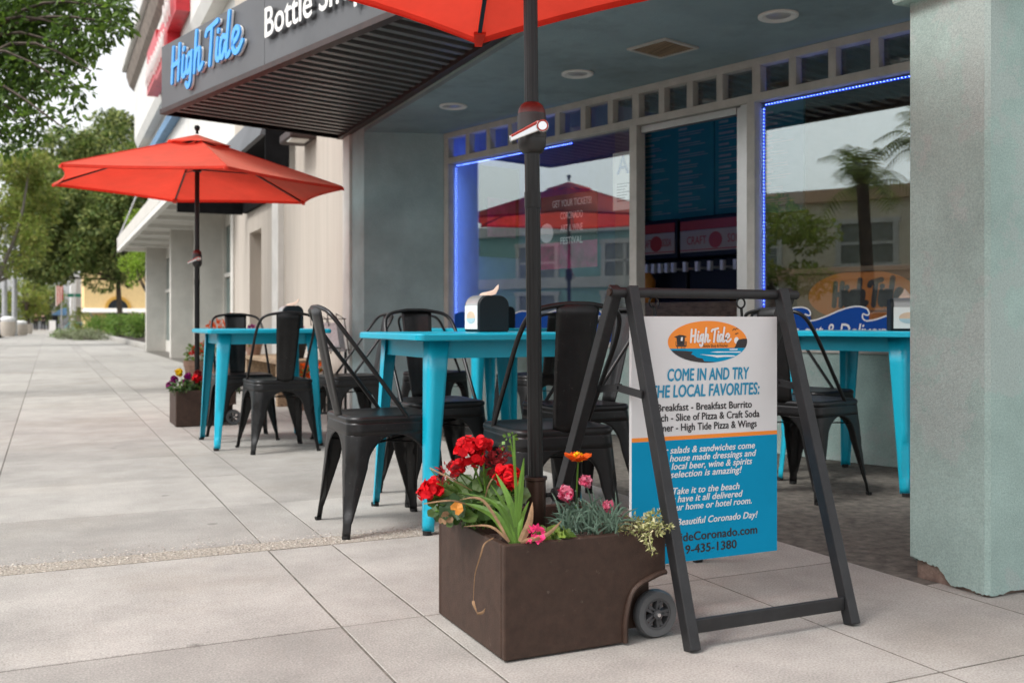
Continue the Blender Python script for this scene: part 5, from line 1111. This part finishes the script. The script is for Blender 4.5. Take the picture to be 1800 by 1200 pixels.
m = MB(); m.hexa([(b[0] - .3, b[1] + .27, 0), (b[0] + .3, b[1] + .27, 0), (b[0] + .3, b[1] + .3, 0), (b[0] - .3, b[1] + .3, 0)], [(b[0] - .3, b[1] + .01, 1.0), (b[0] + .3, b[1] + .01, 1.0), (b[0] + .3, b[1] + .04, 1.0), (b[0] - .3, b[1] + .04, 1.0)]); m.build('back_board', 'white_wall', wbd)
# bicycles
def bike(label, loc, rz):
    t = thing('bicycle', label, 'bicycle', loc, rz, 'bicycles by the white building')
    for x in (-.5, .5):
        m = MB(); m.tube([(x + .33 * cos(2 * pi * k / 24), 0, .35 + .33 * sin(2 * pi * k / 24)) for k in range(24)], .018, 6, closed=True); wh = m.build('wheel', 'rubber', t, local=True)
        m = MB()
        for k in range(6): m.tube([(x, 0, .35), (x + .32 * cos(k * pi / 3), 0, .35 + .32 * sin(k * pi / 3))], .004, 4)
        m.build('spokes', 'chrome', wh, local=True)
    m = MB()
    for a, b in (((-.5, .35), (0, .33)), ((0, .33), (-.15, .85)), ((-.5, .35), (-.13, .75)), ((0, .33), (.35, .78)), ((-.13, .75), (.35, .80)), ((.5, .35), (.32, .95))): m.tube([(a[0], 0, a[1]), (b[0], 0, b[1])], .02, 6)
    m.build('frame', 'bike_teal', t, local=True); m = MB(); m.tube([(.28, -.28, .98), (.34, 0, .97), (.28, .28, .98)], .015, 6); m.build('handlebar', 'rubber', t, local=True); m = MB(); m.sphere((-.17, 0, .90), .10, 8, 5, (1.2, .7, .4)); m.build('saddle', 'rubber', t, local=True)
bike('turquoise bicycle parked in front of the white column', at(124, 84), .3); bike('turquoise bicycle leaning beside the hedge end', at(138, 80), -.6)
# two walkers
def person(label, loc, rz):
    t = thing('person', label, 'person', loc, rz)
    def skin(name, nodes, edges, mat, par):
        me = bpy.data.meshes.new(name); me.from_pydata([n_[:3] for n_ in nodes], edges, []); me.materials.append(MATS[mat]); o = bpy.data.objects.new(name, me); COL.objects.link(o); o.parent = par
        o.modifiers.new('skin', 'SKIN')
        for v, n_ in zip(me.skin_vertices[0].data if me.skin_vertices else [], nodes): v.radius = (n_[3], n_[3])
        if not me.skin_vertices:
            bmm = bmesh.new(); bmm.from_mesh(me); ly = bmm.verts.layers.skin.verify(); bmm.verts.ensure_lookup_table()
            for v, n_ in zip(bmm.verts, nodes): v[ly].radius = (n_[3], n_[3])
            bmm.verts[0][ly].use_root = True; bmm.to_mesh(me); bmm.free()
        sd_ = o.modifiers.new('sub', 'SUBSURF'); sd_.levels = 1; sd_.render_levels = 1
        return o
    N = [(0, 0, .95, .13), (0, 0, 1.2, .125), (0, 0, 1.40, .13), (0, .01, 1.50, .055), (0, .02, 1.57, .085), (0, .02, 1.68, .095), (.20, 0, 1.40, .055), (.26, .04, 1.14, .042), (.25, .14, .92, .035), (-.20, 0, 1.40, .055), (-.26, -.04, 1.14, .042), (-.25, -.10, .90, .035),
         (.10, 0, .90, .085), (.11, .12, .50, .06), (.11, .10, .10, .045), (.11, .22, .05, .035), (-.10, 0, .90, .085), (-.11, -.06, .50, .06), (-.11, -.24, .12, .045), (-.11, -.14, .05, .035)]
    E = [(0, 1), (1, 2), (2, 3), (3, 4), (4, 5), (2, 6), (6, 7), (7, 8), (2, 9), (9, 10), (10, 11), (0, 12), (12, 13), (13, 14), (14, 15), (0, 16), (16, 17), (17, 18), (18, 19)]
    skin('body', N, E, 'skin', t)
    J = [(n_[0], n_[1], n_[2], n_[3] + .022) for n_ in (N[0], N[1], N[2], N[6], N[7], N[8], N[9], N[10], N[11])]; skin('jacket', J, [(0, 1), (1, 2), (2, 3), (3, 4), (4, 5), (2, 6), (6, 7), (7, 8)], 'cloth_black', t)
    T_ = [(n_[0], n_[1], n_[2], n_[3] + .018) for n_ in (N[0], N[12], N[13], N[14], N[16], N[17], N[18])]; skin('trousers', T_, [(0, 1), (1, 2), (2, 3), (0, 4), (4, 5), (5, 6)], 'cloth_black', t)
    m = MB(); m.sphere((0, -.02, 1.70), .115, 12, 8); m.build('hair', 'hair', t, smooth=60, local=True)
person('person in a black jacket walking away on the far sidewalk, left of two', at(63, 92), .15); person('person in a black jacket walking away on the far sidewalk, right of two', at(76, 96), -.1)
# parked cars at the kerb
def car(label, loc, paint):
    t = thing('parked_car', label, 'car', loc, 0, 'cars parked along the kerb'); pr = [(-2.15, .30), (-2.2, .62), (-2.05, .85), (-1.35, .92), (1.05, .92), (1.9, .80), (2.15, .60), (2.1, .28)]
    m = MB(lambda p: (p[2], p[0], p[1])); m.prism(pr, -.86, .86); m.build('body', paint, t, bevel=.06, local=True)
    cb = [(-1.6, .91), (-1.15, 1.36), (-.6, 1.44), (.2, 1.40), (.95, .91)]
    m = MB(lambda p: (p[2], p[0], p[1])); m.prism(cb, -.76, .76); m.build('cabin', 'dark_glass', t, bevel=.05, local=True)
    m = MB(); m.box(-.72, .72, -1.0, .15, 1.40, 1.47); m.build('roof', paint, t, bevel=.03, local=True)
    for x in (-.80, .80):
        for y in (-1.35, 1.35): m = MB(); m.lathe([(.001, -.1), (.30, -.1), (.32, -.05), (.32, .05), (.30, .1), (.001, .1)], (x, y, .32), 20, 'x'); wh = m.build('tyre', 'rubber', t, smooth=40, local=True); m = MB(); m.lathe([(.001, -.11), (.19, -.11), (.19, .11), (.001, .11)], (x, y, .32), 16, 'x'); m.build('rim', 'aluminium', wh, local=True)
    for x in (-.6, .6): m = MB(); m.box(x - .16, x + .16, -2.215, -2.15, .62, .74); m.build('tail_light', 'soda_red', t, local=True)
car('white car parked at the kerb behind the stone bins', (-3.3, 58, -.13), 'car_white'); car('dark blue car parked farther along behind the posts', (-3.3, 66, -.13), 'car_blue'); car('second white car parked along the street opposite the far tub', (-3.3, 74, -.13), 'car_white')
for y_, pt_, lb_ in ((4.5, 'car_blue', 'dark blue car parked across the street by the palms'), (13.5, 'car_white', 'white car parked across the street, right of two'), (20.5, 'car_white', 'white car parked across the street before the green building'), (27.5, 'car_blue', 'dark blue car parked across the street before the green building')): car(lb_, (-13.4, y_, -.13), pt_)

# ================================================================== across the street (seen in the window reflections)
def facade(name, label, x, y0, y1, h, wall, trim, rows, cols, band=None):
    t = thing(name, label, 'building', (x, (y0 + y1) / 2, 0)); m = MB(); m.box(x - 8, x, y0, y1, 0, h); m.build('wall', wall, t)
    m = MB(); m.box(x - .2, x + .25, y0, y1, h, h + .35); m.build('cornice', trim, t)
    if band: m = MB(); m.box(x + .002, x + .12, y0, y1, band, band + .35); m.build('belt_course', trim, t)
    for z in rows:
        for k in range(cols):
            yc = y0 + (y1 - y0) * (k + .5) / cols; m = MB(); w_, hh = .85, 1.1
            m.box(x + .002, x + .10, yc - w_, yc - w_ + .14, z, z + hh); m.box(x + .002, x + .10, yc + w_ - .14, yc + w_, z, z + hh); m.box(x + .002, x + .11, yc - w_ - .05, yc + w_ + .05, z - .14, z); m.box(x + .002, x + .11, yc - w_ - .05, yc + w_ + .05, z + hh, z + hh + .14); m.box(x + .002, x + .08, yc - .05, yc + .05, z, z + hh); m.box(x + .002, x + .08, yc - w_ + .14, yc + w_ - .14, z + hh / 2 - .04, z + hh / 2 + .04)
            wn = m.build('window', 'white_trim', t); m = MB(); m.box(x + .001, x + .03, yc - w_ + .14, yc + w_ - .14, z, z + hh); m.build('pane', 'far_pane', wn)
    return t
facade('tan_building', 'tan and orange two storey building across the street, seen in the right window', -18.5, 2, 15, 4.2, 'tan_building', 'orange_trim', (.6, 2.45), 4, 2.0)
facade('green_building', 'green clapboard building with white windows across the street, seen in the left window', -18.5, 16, 36, 3.75, 'green_wall', 'white_trim', (.6, 2.25), 6, 1.95)
facade('tan_building', 'plain tan building farther left across the street', -18.5, -24, 1, 6.2, 'tan_building', 'white_trim', (1.0, 3.6), 6, 3.0)
def palm(label, loc, h, seed):
    r_ = random.Random(seed); t = thing('palm_tree', label, 'palm', loc, group='palms across the street'); m = MB(); m.tube([(loc[0], loc[1], loc[2]), (loc[0] + .1, loc[1], loc[2] + h / 2), (loc[0] + .15, loc[1] + .1, loc[2] + h)], [.2, .16, .15], 10); m.build('trunk', 'bark', t, smooth=60)
    c = Vector((loc[0] + .15, loc[1] + .1, loc[2] + h)); m = MB()
    for k in range(26):
        a = r_.uniform(0, 2 * pi); e = r_.uniform(-.5, 1.2); L = r_.uniform(1.1, 1.7); d = Vector((cos(a) * cos(e), sin(a) * cos(e), sin(e))); pts = smooth([c, c + d * L * .55 + Vector((0, 0, .1)), c + d * L - Vector((0, 0, .45))], 5)
        for i in range(len(pts) - 1):
            p_ = Vector(pts[i]); q_ = Vector(pts[i + 1]); s = (q_ - p_).cross(Vector((0, 0, 1))).normalized(); ll = .42 * sin(pi * (i + 1.2) / (len(pts) + 1))
            for sg_ in (-1, 1):
                for j in range(2): o_ = p_.lerp(q_, j / 2); m.add([o_, o_ + (q_ - p_) * .3, o_ + s * sg_ * ll + (q_ - p_) * .9 - Vector((0, 0, ll * .45))], [(0, 1, 2)])
    m.build('fronds', 'leaf_dark', t)
palm('taller palm across the street in front of the tan building', (-15.2, 7.6, 0), 4.9, 1); palm('shorter palm across the street beside the taller one', (-15.4, 9.3, 0), 4.2, 2)
tree('kerb_tree', 'round light green tree across the street in front of the green building', (-15.2, 25.5, 0), 1.5, .10, [(Vector((-15.2, 25.5, 2.3)), (1.2, 1.3, .9)), (Vector((-15.2, 24.6, 1.9)), (.9, .9, .7))], 3000, .15, 'leaf_yellow', nb=12, seed=43, cl=.3, ncl=34)
tree('kerb_tree', 'olive green tree across the street in front of the tan building', (-15.4, 11.8, 0), 1.6, .12, [(Vector((-15.4, 11.8, 2.7)), (1.5, 1.6, 1.2)), (Vector((-15.2, 13.0, 2.2)), (1.2, 1.2, 1.0))], 9000, .15, 'leaf_yellow', nb=4, seed=41, cl=.3, ncl=40)
